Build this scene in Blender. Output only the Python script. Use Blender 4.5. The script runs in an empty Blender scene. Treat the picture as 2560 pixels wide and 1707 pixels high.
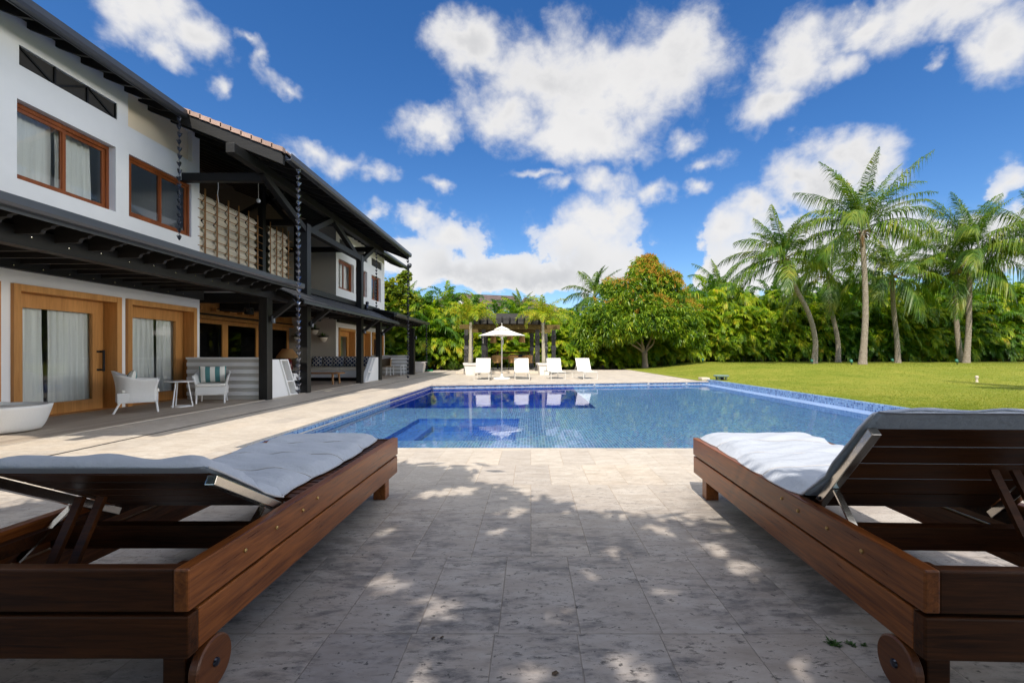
import bpy, bmesh, math, random
import numpy as np
from mathutils import Vector, Matrix, Quaternion

R = math.radians
SC = bpy.context.scene
COL = SC.collection

# ------------------------------------------------------------------ camera, sky, sun
F, U0, V0, H = 1138.0, 1327.0, 884.0, 1.07      # focal length (px of a 2560 px frame), vanishing point, eye height
cam_d = bpy.data.cameras.new('camera')
cam = bpy.data.objects.new('camera', cam_d); COL.objects.link(cam)
cam.location = (0, 0, H); cam.rotation_euler = (R(90), 0, 0)
cam_d.sensor_fit = 'HORIZONTAL'; cam_d.sensor_width = 36.0; cam_d.lens = 36.0*F/2560
cam_d.shift_x = -(U0-1280)/2560; cam_d.shift_y = (V0-853.5)/2560
cam_d.clip_start = 0.05; cam_d.clip_end = 3000
SC.camera = cam
SUN = Vector((-0.20, -0.77, 1.0)).normalized()   # towards the sun
sun_d = bpy.data.lights.new('sun', 'SUN'); sun_d.energy = 3.35; sun_d.angle = R(0.53); sun_d.color = (1.0, 0.93, 0.82)
sun = bpy.data.objects.new('sun', sun_d); COL.objects.link(sun)
sun.rotation_euler = (-SUN).to_track_quat('-Z', 'Y').to_euler(); sun.location = (0, -10, 40)
SC.view_settings.view_transform = 'Standard'; SC.view_settings.look = 'None'
EXP = 0.66
SC.view_settings.exposure = EXP; SC.view_settings.gamma = 1.0; SC.view_settings.use_curve_mapping = False
SC.cycles.use_denoising = True
SC.cycles.max_bounces = 8; SC.cycles.diffuse_bounces = 5; SC.cycles.glossy_bounces = 3
SC.cycles.transmission_bounces = 4; SC.cycles.transparent_max_bounces = 14
SC.cycles.caustics_reflective = False; SC.cycles.caustics_refractive = False

world = bpy.data.worlds.new('World'); SC.world = world; world.use_nodes = True
wn = world.node_tree; wn.nodes.clear()
def WN(t, **k):
    n = wn.nodes.new(t)
    for a, b in k.items(): setattr(n, a, b)
    return n
def wl(a, b): wn.links.new(a, b)
def wmath(op, a, b=None, c=None, clamp=False):
    n = WN('ShaderNodeMath', operation=op, use_clamp=clamp)
    for i, x in enumerate((a, b, c)):
        if x is None: continue
        if isinstance(x, (int, float)): n.inputs[i].default_value = x
        else: wl(x, n.inputs[i])
    return n.outputs[0]
def wramp(x, a, b):          # smoothstep
    n = WN('ShaderNodeMapRange', interpolation_type='SMOOTHSTEP')
    wl(x, n.inputs['Value']); n.inputs['From Min'].default_value = a; n.inputs['From Max'].default_value = b
    return n.outputs['Result']
wout = WN('ShaderNodeOutputWorld'); wbg = WN('ShaderNodeBackground'); wl(wbg.outputs[0], wout.inputs[0])
SKY_S = 0.10
wbg.inputs['Strength'].default_value = SKY_S
sky = WN('ShaderNodeTexSky', sky_type='NISHITA', sun_disc=False)
sky.sun_elevation = math.asin(SUN.z); sky.sun_rotation = math.atan2(SUN.x, SUN.y)
sky.altitude = 0; sky.air_density = 1.0; sky.dust_density = 0.35; sky.ozone_density = 3.0
tc = WN('ShaderNodeTexCoord'); DIRV = tc.outputs['Generated']
# the deep, saturated blue of a tropical sky
hsv = WN('ShaderNodeHueSaturation'); hsv.inputs['Hue'].default_value = 0.508; hsv.inputs['Saturation'].default_value = 1.31; hsv.inputs['Value'].default_value = 0.98
wl(sky.outputs[0], hsv.inputs['Color'])
# cumulus clouds: soft blobs at directions of the dome, broken up by fractal noise
BLOBS = [  # u, v, half width, half height
 (1520,200,330,175),(1335,195,220,140),(1690,165,165,170),(1480,320,215,105),(1180,120,140,95),(1270,270,110,100),(1760,130,70,130),
 (1062,305,112,80),(1100,335,70,60),
 (2000,170,110,150),(1960,270,120,75),(2080,190,90,90),(2330,40,310,110),(2490,150,140,110),(2150,80,120,80),
 (400,50,175,125),(520,110,120,85),(430,150,80,60),
 (800,360,85,48),(880,395,75,50),(960,435,55,35),(730,395,55,38),
 (1505,455,120,70),(1645,460,55,55),(1480,560,130,70),(1390,470,40,35),(1560,520,60,50),
 (1130,600,120,70),(1235,665,190,70),(1060,650,110,70),(1500,640,170,90),(1400,690,240,70),(1420,600,120,70),
 (1560,690,120,60),
 (1880,540,110,80),(1990,480,120,90),(2110,420,140,90),(1800,590,85,60),(1900,660,190,80),(2080,620,260,120),(2350,620,320,110),(1770,700,80,45),
 (2530,440,80,60),(1730,330,60,50),(1760,400,60,28),(700,150,30,60),(590,240,40,30),(1118,455,50,32),(955,535,38,32),(1055,558,70,32),
 (1340,440,60,18),(1740,460,40,28),(2290,205,40,32),(760,200,60,40),(660,110,60,26),
]
# wander the look-up direction a little so that no outline stays round
def wvec(scale, off, amp, det):
    mp = WN('ShaderNodeMapping'); wl(DIRV, mp.inputs['Vector']); mp.inputs['Location'].default_value = (off, -off, off*.5)
    n = WN('ShaderNodeTexNoise'); wl(mp.outputs[0], n.inputs['Vector']); n.inputs['Scale'].default_value = scale; n.inputs['Detail'].default_value = det; n.inputs['Roughness'].default_value = .6
    m = WN('ShaderNodeVectorMath', operation='MULTIPLY_ADD'); wl(n.outputs[1], m.inputs[0]); m.inputs[1].default_value = (amp,)*3; m.inputs[2].default_value = (-amp/2,)*3
    return m.outputs[0]
def vadd(a, b):
    n = WN('ShaderNodeVectorMath', operation='ADD'); wl(a, n.inputs[0]); wl(b, n.inputs[1]); return n.outputs[0]
WARP = vadd(vadd(DIRV, wvec(4.0, 2.2, .17, 5)), wvec(14, 5.1, .052, 8))
acc = None
for (u, v, a, b) in BLOBS:
    c = Vector(((u-U0)/F, 1.0, (V0-v)/F)); k = 1.0/c.length; c.normalize()
    r = Vector((c.y, -c.x, 0)).normalized(); w = r.cross(c)
    if w.z < 0: w = -w
    M = Matrix((r, w, r.cross(w))).transposed()
    mp = WN('ShaderNodeMapping', vector_type='TEXTURE')
    wl(WARP, mp.inputs['Vector'])
    mp.inputs['Location'].default_value = c
    mp.inputs['Rotation'].default_value = M.to_euler()
    ca = abs(r.x)
    mp.inputs['Scale'].default_value = (a/F*k*max(ca, .75), b/F*k*max(math.sqrt(c.x**2+c.y**2), .8), 0.6)
    g = WN('ShaderNodeVectorMath', operation='LENGTH'); wl(mp.outputs[0], g.inputs[0])
    amp = min(1.0, .34 + .66*min(a, b*1.3)/115)
    val = wmath('MULTIPLY', wmath('SUBTRACT', 1.0, g.outputs['Value']), amp)
    acc = val if acc is None else wmath('SMOOTH_MAX', acc, val, 0.18)
def wnoise(scale, detail, rough, off=0.0, dist=0.0):
    mp = WN('ShaderNodeMapping'); wl(DIRV, mp.inputs['Vector']); mp.inputs['Location'].default_value = (off, off*.7, off*1.3); mp.inputs['Scale'].default_value = (1, 1, 1.25)
    n = WN('ShaderNodeTexNoise'); wl(mp.outputs[0], n.inputs['Vector'])
    n.inputs['Scale'].default_value = scale; n.inputs['Detail'].default_value = detail; n.inputs['Roughness'].default_value = rough; n.inputs['Distortion'].default_value = dist
    return n.outputs[0]
n1 = wnoise(5.5, 9, 0.60, 1.7, 0.25)
n2 = wnoise(17, 7, 0.62, 6.1, 0.3)
dens = wmath('ADD', acc, wmath('MULTIPLY_ADD', n1, 1.35, -0.80))
dens = wmath('ADD', dens, wmath('MULTIPLY_ADD', n2, 0.80, -0.40))
sepd = WN('ShaderNodeSeparateXYZ'); wl(DIRV, sepd.inputs[0])
low = wramp(sepd.outputs['Z'], 0.34, 0.16)       # 1 near the horizon: crisper, far cumulus
a_soft = wramp(dens, -0.14, 0.62); a_hard = wramp(dens, 0.0, 0.19)
mixa = WN('ShaderNodeMix'); wl(low, mixa.inputs[0]); wl(a_soft, mixa.inputs[2]); wl(a_hard, mixa.inputs[3])
alpha = mixa.outputs[0]
shade = wmath('MULTIPLY', wramp(dens, 0.35, 1.05), wramp(wnoise(3.6, 5, 0.5, 3.3), 0.34, 0.70))
lowsh = wmath('MULTIPLY', wmath('MULTIPLY', wramp(sepd.outputs['Z'], 0.27, 0.10), wramp(wnoise(4.5, 4, 0.5, 9.0, .2), 0.36, 0.66)), wramp(dens, 0.05, 0.6))
shade = wmath('MAXIMUM', wmath('MULTIPLY', shade, 0.62), lowsh)
cc = WN('ShaderNodeMix', data_type='RGBA'); wl(shade, cc.inputs[0])
CW, CG = 0.90/2**EXP/SKY_S, 0.50/2**EXP/SKY_S
cc.inputs[6].default_value = (CW, CW*.985, CW*.97, 1); cc.inputs[7].default_value = (CG, CG*1.02, CG*1.07, 1)
cm = WN('ShaderNodeMix', data_type='RGBA'); wl(wmath('MULTIPLY', alpha, 0.96), cm.inputs[0]); wl(hsv.outputs[0], cm.inputs[6]); wl(cc.outputs[2], cm.inputs[7])
# unseen fill glow added to the sky behind and beside the viewer
ysep = sepd.outputs['Y']
back = wramp(ysep, 0.52, 0.20)
fn = wramp(wnoise(2.2, 6, .6, 12.0), .26, .54)
side = wmath('MULTIPLY', wramp(sepd.outputs['X'], 0.74, 0.88), wmath('MULTIPLY', wramp(sepd.outputs['Z'], -0.02, 0.03), wramp(sepd.outputs['Z'], 0.26, 0.10)))
high = wmath('MULTIPLY', wmath('MULTIPLY', back, wramp(sepd.outputs['Z'], 0.38, 0.62)), fn)
HB, SB = 0.95/SKY_S, 4.2/SKY_S                      # added fill: overhead and behind; low band on the right for the house walls
cf = WN('ShaderNodeMix', data_type='RGBA'); wl(high, cf.inputs[0]); wl(cm.outputs[2], cf.inputs[6]); cf.inputs[7].default_value = (HB*.98, HB*.99, HB, 1)
cs = WN('ShaderNodeMix', data_type='RGBA'); wl(side, cs.inputs[0]); wl(cf.outputs[2], cs.inputs[6]); cs.inputs[7].default_value = (SB, SB*.98, SB*.95, 1)
wl(cs.outputs[2], wbg.inputs['Color'])

# ------------------------------------------------------------------ helpers
def at(u, v, Y):                                   # point at depth Y seen at pixel (u, v)
    return Vector(((u-U0)/F*Y, Y, H+(V0-v)/F*Y))
def tag(o, label=None, cat=None, group=None, kind=None):
    if label: o['label'] = label
    if cat: o['category'] = cat
    if group: o['group'] = group
    if kind: o['kind'] = kind
    return o
def thing(name, label, cat, loc=(0, 0, 0), rz=0.0, group=None):
    o = bpy.data.objects.new(name, None); COL.objects.link(o); o.empty_display_size = .2
    o.location = loc; o.rotation_euler = (0, 0, rz)
    return tag(o, label, cat, group)
def kids(o): return [c for c in bpy.data.objects if c.parent == o]
def copy_tree(o, parent=None):
    ch = kids(o)
    c = o.copy(); COL.objects.link(c)
    if parent: c.parent = parent
    for k in ch: copy_tree(k, c)
    return c
def unlink_tree(o):
    for k in kids(o): unlink_tree(k)
    bpy.data.objects.remove(o)

class MB:
    def __init__(s): s.v = []; s.f = []; s.m = []
    def add(s, vs, fs, mi=0):
        n = len(s.v); s.v.extend([tuple(map(float, p)) for p in vs])
        s.f.extend([tuple(int(i)+n for i in f) for f in fs]); s.m.extend([mi]*len(fs)); return s
    def box(s, x0, x1, y0, y1, z0, z1, mi=0):
        v = [(x, y, z) for x in (x0, x1) for y in (y0, y1) for z in (z0, z1)]
        return s.add(v, [(0,1,3,2),(4,6,7,5),(0,4,5,1),(2,3,7,6),(0,2,6,4),(1,5,7,3)], mi)
    def bar(s, p0, p1, w, h, up=(0, 0, 1), mi=0):   # box along p0-p1, w across, h along up
        p0, p1 = Vector(p0), Vector(p1); d = (p1-p0).normalized(); u = Vector(up)
        x = d.cross(u)
        if x.length < 1e-5: x = d.cross(Vector((1, 0, 0)))
        x.normalize(); u = x.cross(d)
        v = [p + x*(a*w/2) + u*(b*h/2) for p in (p0, p1) for a in (-1, 1) for b in (-1, 1)]
        return s.add(v, [(0,1,3,2),(4,6,7,5),(0,4,5,1),(2,3,7,6),(0,2,6,4),(1,5,7,3)], mi)
    def tube(s, pts, r, n=8, cap=True, mi=0):
        pts = [Vector(p) for p in pts]; m = len(pts)
        rs = r if hasattr(r, '__len__') else [r]*m
        ref = None; vs = []
        for i, p in enumerate(pts):
            t = (pts[min(i+1, m-1)] - pts[max(i-1, 0)]).normalized()
            if ref is None:
                ref = t.cross(Vector((0, 0, 1)))
                if ref.length < 1e-3: ref = Vector((1, 0, 0))
            ref = (ref - t*ref.dot(t)).normalized(); q = t.cross(ref)
            for k in range(n):
                a = 2*math.pi*k/n; vs.append(p + (ref*math.cos(a) + q*math.sin(a))*rs[i])
        fs = [(i*n+k, i*n+(k+1) % n, (i+1)*n+(k+1) % n, (i+1)*n+k) for i in range(m-1) for k in range(n)]
        if cap: fs += [tuple(range(n))[::-1], tuple(range((m-1)*n, m*n))]
        return s.add(vs, fs, mi)
    def lathe(s, prof, c=(0, 0, 0), n=20, axis='z', mi=0):
        vs = []
        for (r, z) in prof:
            for k in range(n):
                a = 2*math.pi*k/n; x, y = r*math.cos(a), r*math.sin(a)
                p = (x, y, z) if axis == 'z' else ((z, x, y) if axis == 'x' else (x, z, y))
                vs.append((c[0]+p[0], c[1]+p[1], c[2]+p[2]))
        m = len(prof)
        fs = [(i*n+k, i*n+(k+1) % n, (i+1)*n+(k+1) % n, (i+1)*n+k) for i in range(m-1) for k in range(n)]
        fs += [tuple(range(n))[::-1], tuple(range((m-1)*n, m*n))]
        return s.add(vs, fs, mi)
    def prism(s, poly, axis, a0, a1, mi=0):         # polygon in the other two axes, extruded along axis
        def P(p, a): return {'x': (a, p[0], p[1]), 'y': (p[0], a, p[1]), 'z': (p[0], p[1], a)}[axis]
        n = len(poly); vs = [P(p, a0) for p in poly] + [P(p, a1) for p in poly]
        fs = [tuple(range(n))[::-1], tuple(range(n, 2*n))] + [(i, (i+1) % n, n+(i+1) % n, n+i) for i in range(n)]
        return s.add(vs, fs, mi)
    def build(s, name, mat, parent=None, off=None, bevel=0, smooth=False, fix=True):
        me = bpy.data.meshes.new(name)
        vs = s.v
        if off is not None: vs = [(x-off[0], y-off[1], z-off[2]) for x, y, z in vs]
        me.from_pydata(vs, [], s.f)
        for m in (mat if isinstance(mat, (list, tuple)) else [mat]): me.materials.append(m)
        if any(s.m): me.polygons.foreach_set('material_index', s.m)
        if fix or bevel:
            bm = bmesh.new(); bm.from_mesh(me)
            if bevel:
                bmesh.ops.remove_doubles(bm, verts=bm.verts, dist=1e-6)
                bmesh.ops.bevel(bm, geom=[e for e in bm.edges if e.is_manifold and e.calc_face_angle(0) > .5], offset=bevel, segments=2, affect='EDGES', profile=.6, clamp_overlap=True)
            bmesh.ops.recalc_face_normals(bm, faces=bm.faces); bm.to_mesh(me); bm.free()
        if smooth: me.polygons.foreach_set('use_smooth', [True]*len(me.polygons))
        me.update()
        o = bpy.data.objects.new(name, me); COL.objects.link(o)
        if parent: o.parent = parent
        return o
def npmesh(name, V, Q, mat, parent=None, smooth=False, mi=None):
    me = bpy.data.meshes.new(name)
    V = np.ascontiguousarray(V, np.float32); Q = np.ascontiguousarray(Q, np.int32)
    me.vertices.add(len(V)); me.vertices.foreach_set('co', V.ravel())
    me.loops.add(Q.size); me.loops.foreach_set('vertex_index', Q.ravel())
    me.polygons.add(len(Q)); me.polygons.foreach_set('loop_start', np.arange(0, Q.size, Q.shape[1], dtype=np.int32))
    for m in (mat if isinstance(mat, (list, tuple)) else [mat]): me.materials.append(m)
    if mi is not None: me.polygons.foreach_set('material_index', np.ascontiguousarray(mi, np.int32))
    if smooth: me.polygons.foreach_set('use_smooth', np.ones(len(Q), bool))
    me.update(calc_edges=True); me.validate()
    o = bpy.data.objects.new(name, me); COL.objects.link(o)
    if parent: o.parent = parent
    return o
def catmull(P, n):
    P = [np.array(p, float) for p in P]; P = [2*P[0]-P[1]] + P + [2*P[-1]-P[-2]]; out = []
    m = len(P)-3
    for j in range(n+1):
        x = j/n*m; i = min(int(x), m-1); t = x-i; a, b, c, d = P[i:i+4]
        out.append(.5*((2*b)+(c-a)*t+(2*a-5*b+4*c-d)*t*t+(3*b-a-3*c+d)*t**3))
    return out

# ------------------------------------------------------------------ materials
class N:
    def __init__(s, name):
        s.m = bpy.data.materials.new(name); s.m.use_nodes = True; s.t = s.m.node_tree; s.t.nodes.clear()
        s.out = s.n('ShaderNodeOutputMaterial')
    def n(s, t, **k):
        x = s.t.nodes.new(t)
        for a, b in k.items(): setattr(x, a, b)
        return x
    def l(s, a, b): s.t.links.new(a, b)
    def set(s, inp, x):
        if isinstance(x, (int, float)): inp.default_value = x
        elif isinstance(x, (tuple, list)): inp.default_value = tuple(x) + ((1,) if len(x) == 3 and inp.type == 'RGBA' else ())
        else: s.l(x, inp)
    def math(s, op, a, b=None, c=None, clamp=False):
        x = s.n('ShaderNodeMath', operation=op, use_clamp=clamp)
        for i, y in enumerate((a, b, c)):
            if y is not None: s.set(x.inputs[i], y)
        return x.outputs[0]
    def obj(s, scale=(1, 1, 1), loc=(0, 0, 0), rot=(0, 0, 0)):
        t = s.n('ShaderNodeTexCoord'); m = s.n('ShaderNodeMapping'); s.l(t.outputs['Object'], m.inputs[0])
        m.inputs['Scale'].default_value = scale; m.inputs['Location'].default_value = loc; m.inputs['Rotation'].default_value = rot
        return m.outputs[0]
    def noise(s, vec, scale, detail=4, rough=.55, dist=0.0):
        x = s.n('ShaderNodeTexNoise'); s.l(vec, x.inputs['Vector'])
        for k, y in (('Scale', scale), ('Detail', detail), ('Roughness', rough), ('Distortion', dist)): x.inputs[k].default_value = y
        return x.outputs[0]
    def ramp(s, x, stops):
        r = s.n('ShaderNodeValToRGB'); s.set(r.inputs[0], x); e = r.color_ramp.elements
        while len(e) < len(stops): e.new(.5)
        for k, (p, c) in zip(e, stops): k.position = p; k.color = tuple(c) + (1,) if len(c) == 3 else c
        return r.outputs[0]
    def step(s, x, a, b):
        r = s.n('ShaderNodeMapRange', interpolation_type='SMOOTHSTEP'); s.set(r.inputs[0], x); r.inputs[1].default_value = a; r.inputs[2].default_value = b
        return r.outputs[0]
    def mix(s, f, a, b, mode='MIX'):
        x = s.n('ShaderNodeMix', data_type='RGBA', blend_type=mode); s.set(x.inputs[0], f); s.set(x.inputs[6], a); s.set(x.inputs[7], b)
        return x.outputs[2]
    def bump(s, h, strength=.3, dist=.01):
        b = s.n('ShaderNodeBump'); b.inputs['Strength'].default_value = strength; b.inputs['Distance'].default_value = dist; s.l(h, b.inputs['Height'])
        return b.outputs[0]
    def pbsdf(s, col, rough=.6, metal=0.0, bump=None, spec=.5, **k):
        p = s.n('ShaderNodeBsdfPrincipled'); s.set(p.inputs['Base Color'], col); s.set(p.inputs['Roughness'], rough); p.inputs['Metallic'].default_value = metal
        p.inputs['Specular IOR Level'].default_value = spec
        if bump is not None: s.l(bump, p.inputs['Normal'])
        for a, b in k.items(): s.set(p.inputs[a.replace('_', ' ')], b)
        return p.outputs[0]
    def done(s, sh): s.l(sh, s.out.inputs[0]); return s.m

def simple(name, col, rough=.6, metal=0, var=.12, scale=6, bump=0.0, spec=.5, stretch=(1, 1, 1), island=0.0):
    m = N(name); v = m.obj(stretch); nz = m.noise(v, scale, 5, .6)
    f = m.math('MULTIPLY_ADD', nz, 2*var, 1-var)
    if island:
        g = m.n('ShaderNodeNewGeometry'); f = m.math('MULTIPLY', f, m.math('MULTIPLY_ADD', g.outputs['Random Per Island'], 2*island, 1-island))
    c = m.mix(1.0, col, m.ramp(f, [(0, (0, 0, 0)), (1, (1, 1, 1))]) if False else f, 'MULTIPLY')
    b = m.bump(m.noise(v, scale*4, 5, .6), bump, .01) if bump else None
    r = m.math('MULTIPLY_ADD', nz, .16, rough-.08)
    return m.done(m.pbsdf(c, r, metal, b, spec))
def wood(name, dark, light, axis=0, scale=1.0, rough=.45, contrast=1.0, island=.15, bump=.15, spec=.35):
    m = N(name); st = [14.0, 14.0, 14.0]; st[axis] = .9
    v = m.obj([x*scale for x in st]); v2 = m.obj([x*scale*.12 for x in st])
    g = m.noise(v, 2.6, 8, .62, .6); big = m.noise(v2, 4, 3, .5)
    f = m.math('MULTIPLY_ADD', g, .75*contrast, m.math('MULTIPLY_ADD', big, .5, -.12-.36*(contrast-1)))
    ge = m.n('ShaderNodeNewGeometry')
    f = m.math('ADD', f, m.math('MULTIPLY_ADD', ge.outputs['Random Per Island'], 2*island, -island))
    c = m.ramp(f, [(.25, dark), (.75, light)])
    return m.done(m.pbsdf(c, m.math('MULTIPLY_ADD', g, .25, rough-.12), 0, m.bump(g, bump, .004), spec))
def leafmat(name, cols, trans=.38, rough=.42, gloss=.45, nscale=.8, isl=1.0):
    m = N(name); g = m.n('ShaderNodeNewGeometry')
    nz = m.noise(m.obj(), nscale, 3, .5)
    f = m.math('ADD', m.math('MULTIPLY', g.outputs['Random Per Island'], .62*isl), m.math('MULTIPLY_ADD', nz, .9+.75*(1-isl), -.27-.02*(1-isl)))
    c = m.ramp(f, [(i/(len(cols)-1)*.8+.1, c) for i, c in enumerate(cols)])
    p = m.pbsdf(c, rough, 0, None, gloss)
    tr = m.n('ShaderNodeBsdfTranslucent'); tc2 = m.mix(1.0, c, (1.25, 1.35, .55), 'MULTIPLY'); m.l(tc2, tr.inputs[0])
    mx = m.n('ShaderNodeMixShader'); mx.inputs[0].default_value = trans; m.l(p, mx.inputs[1]); m.l(tr.outputs[0], mx.inputs[2])
    return m.done(mx.outputs[0])

M = {}
# travertine paving: rows of rectangular slabs
def mk_trav():
    m = N('travertine'); t = m.n('ShaderNodeTexCoord'); sp = m.n('ShaderNodeSeparateXYZ'); m.l(t.outputs['Object'], sp.inputs[0])
    x, y = sp.outputs[0], sp.outputs[1]
    ry = m.math('DIVIDE', m.math('ADD', y, .24), .66); row = m.math('FLOOR', ry)
    sh = m.n('ShaderNodeTexWhiteNoise', noise_dimensions='1D'); m.l(row, sh.inputs['W'])
    cx = m.math('ADD', m.math('DIVIDE', x, .315), m.math('MULTIPLY', m.math('GREATER_THAN', sh.outputs[0], .62), m.math('MULTIPLY', sh.outputs[0], .5)))
    col = m.math('FLOOR', cx)
    wv = m.n('ShaderNodeTexWhiteNoise', noise_dimensions='2D'); cb = m.n('ShaderNodeCombineXYZ'); m.l(col, cb.inputs[0]); m.l(row, cb.inputs[1]); m.l(cb.outputs[0], wv.inputs['Vector'])
    ex = m.math('MULTIPLY', m.math('SUBTRACT', .5, m.math('ABSOLUTE', m.math('SUBTRACT', m.math('FRACT', cx), .5))), .315)
    ey = m.math('MULTIPLY', m.math('SUBTRACT', .5, m.math('ABSOLUTE', m.math('SUBTRACT', m.math('FRACT', ry), .5))), .66)
    wob = m.noise(t.outputs['Object'], 14, 3, .6)
    joint = m.step(m.math('ADD', m.math('MINIMUM', ex, ey), m.math('MULTIPLY_ADD', wob, .006, -.003)), .0030, .0006)
    off = m.n('ShaderNodeVectorMath', operation='MULTIPLY_ADD'); m.l(wv.outputs[1], off.inputs[0]); off.inputs[1].default_value = (7, 7, 7); m.l(t.outputs['Object'], off.inputs[2])
    vs = m.n('ShaderNodeMapping'); m.l(off.outputs[0], vs.inputs[0]); vs.inputs['Scale'].default_value = (1.0, 2.6, 1)
    vein = m.noise(vs.outputs[0], 5, 10, .70, .25)
    pits = m.noise(vs.outputs[0], 22, 8, .74, .3)
    stain = m.noise(t.outputs['Object'], 1.1, 6, .62, .5)
    grime = m.noise(vs.outputs[0], 5.5, 10, .76, .2)
    c = m.ramp(vein, [(.25, (.37, .31, .245)), (.45, (.51, .445, .37)), (.6, (.58, .52, .445)), (.78, (.62, .57, .50))])
    tone = m.ramp(wv.outputs[0], [(0, (.84, .84, .86)), (.25, (.95, .94, .93)), (.7, (1.0, 1.0, 1.0)), (1, (1.04, 1.01, .97))])
    c = m.mix(1.0, c, tone, 'MULTIPLY')
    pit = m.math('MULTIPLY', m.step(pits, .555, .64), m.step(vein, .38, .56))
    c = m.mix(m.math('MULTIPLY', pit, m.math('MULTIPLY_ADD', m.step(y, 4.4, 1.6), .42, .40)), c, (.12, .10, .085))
    # weathering: patches of dark mildew, more of it by the loungers, where tree shade is painted too
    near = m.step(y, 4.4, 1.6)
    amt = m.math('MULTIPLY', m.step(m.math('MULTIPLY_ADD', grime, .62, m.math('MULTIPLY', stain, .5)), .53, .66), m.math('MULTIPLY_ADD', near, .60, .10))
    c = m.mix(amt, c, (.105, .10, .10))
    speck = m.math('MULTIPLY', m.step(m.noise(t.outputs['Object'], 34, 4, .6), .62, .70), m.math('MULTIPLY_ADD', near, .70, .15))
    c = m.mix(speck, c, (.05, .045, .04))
    c = m.mix(m.math('MULTIPLY', near, .95), c, (.54, .555, .63), 'MULTIPLY')  # tree shade painted into the slab colour as a grey-blue tint
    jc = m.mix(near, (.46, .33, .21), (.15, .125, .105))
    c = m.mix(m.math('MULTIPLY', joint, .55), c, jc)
    hgt = m.math('SUBTRACT', m.math('MULTIPLY_ADD', pit, -.6, m.math('MULTIPLY', vein, .35)), joint)
    return m.done(m.pbsdf(c, m.math('MULTIPLY_ADD', vein, .3, .42), 0, m.bump(hgt, .55, .006), .35))
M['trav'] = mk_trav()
def mk_mosaic(name, cols, grout, size=.026, deepen=1.0):
    m = N(name); t = m.n('ShaderNodeTexCoord'); g = m.n('ShaderNodeNewGeometry')
    v = m.n('ShaderNodeVectorMath', operation='MULTIPLY_ADD'); m.l(t.outputs['Object'], v.inputs[0]); v.inputs[1].default_value = (1/size,)*3; v.inputs[2].default_value = (.37, .31, .43)
    fl = m.n('ShaderNodeVectorMath', operation='FLOOR'); m.l(v.outputs[0], fl.inputs[0])
    fr = m.n('ShaderNodeVectorMath', operation='FRACTION'); m.l(v.outputs[0], fr.inputs[0])
    ab = m.n('ShaderNodeVectorMath', operation='ABSOLUTE'); sb = m.n('ShaderNodeVectorMath', operation='SUBTRACT'); m.l(fr.outputs[0], sb.inputs[0]); sb.inputs[1].default_value = (.5,)*3; m.l(sb.outputs[0], ab.inputs[0])
    na = m.n('ShaderNodeVectorMath', operation='ABSOLUTE'); m.l(g.outputs['True Normal'], na.inputs[0])
    om = m.n('ShaderNodeVectorMath', operation='SUBTRACT'); om.inputs[0].default_value = (1, 1, 1); m.l(na.outputs[0], om.inputs[1])
    ed = m.n('ShaderNodeVectorMath', operation='MULTIPLY'); m.l(ab.outputs[0], ed.inputs[0]); m.l(om.outputs[0], ed.inputs[1])
    se = m.n('ShaderNodeSeparateXYZ'); m.l(ed.outputs[0], se.inputs[0])
    e = m.math('MAXIMUM', se.outputs[0], m.math('MAXIMUM', se.outputs[1], se.outputs[2]))
    # cell hash from the two in-plane coordinates
    fm = m.n('ShaderNodeVectorMath', operation='MULTIPLY'); m.l(fl.outputs[0], fm.inputs[0])
    rd = m.n('ShaderNodeVectorMath', operation='FLOOR'); ad = m.n('ShaderNodeVectorMath', operation='ADD'); m.l(om.outputs[0], ad.inputs[0]); ad.inputs[1].default_value = (.5,)*3; m.l(ad.outputs[0], rd.inputs[0]); m.l(rd.outputs[0], fm.inputs[1])
    wv = m.n('ShaderNodeTexWhiteNoise', noise_dimensions='3D'); m.l(fm.outputs[0], wv.inputs['Vector'])
    c = m.ramp(wv.outputs[0], [(i/(len(cols)-1), cc_) for i, cc_ in enumerate(cols)])
    big = m.noise(t.outputs['Object'], .7, 3, .5)
    c = m.mix(1.0, c, m.ramp(big, [(.3, (.85, .88, .92)), (.7, (1.1, 1.08, 1.05))]), 'MULTIPLY')
    c = m.mix(m.step(e, .40, .45), c, grout)
    return m.done(m.pbsdf(c, .25, 0))
M['mosaic'] = mk_mosaic('pale_mosaic', [(.014, .055, .21), (.035, .16, .35), (.03, .10, .32), (.075, .26, .42), (.10, .11, .34), (.11, .33, .50), (.02, .075, .26)], (.42, .50, .66), .046)
M['mosaic_deep'] = mk_mosaic('deep_blue_mosaic', [(.004, .02, .20), (.006, .04, .30), (.008, .055, .36), (.005, .03, .26)], (.012, .07, .34), .034)
M['mosaic_spa'] = mk_mosaic('spa_mosaic', [(.010, .055, .30), (.02, .10, .42), (.03, .14, .46), (.012, .07, .34)], (.16, .28, .56), .046)
M['mosaic_edge'] = mk_mosaic('border_mosaic', [(.14, .29, .54), (.26, .42, .64), (.08, .20, .44), (.03, .09, .27), (.26, .46, .70)], (.42, .50, .60), .046)
M['mosaic_ledge'] = mk_mosaic('ledge_mosaic', [(.20, .34, .62), (.32, .45, .68), (.15, .27, .56), (.26, .39, .64)], (.44, .53, .68), .046)
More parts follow.
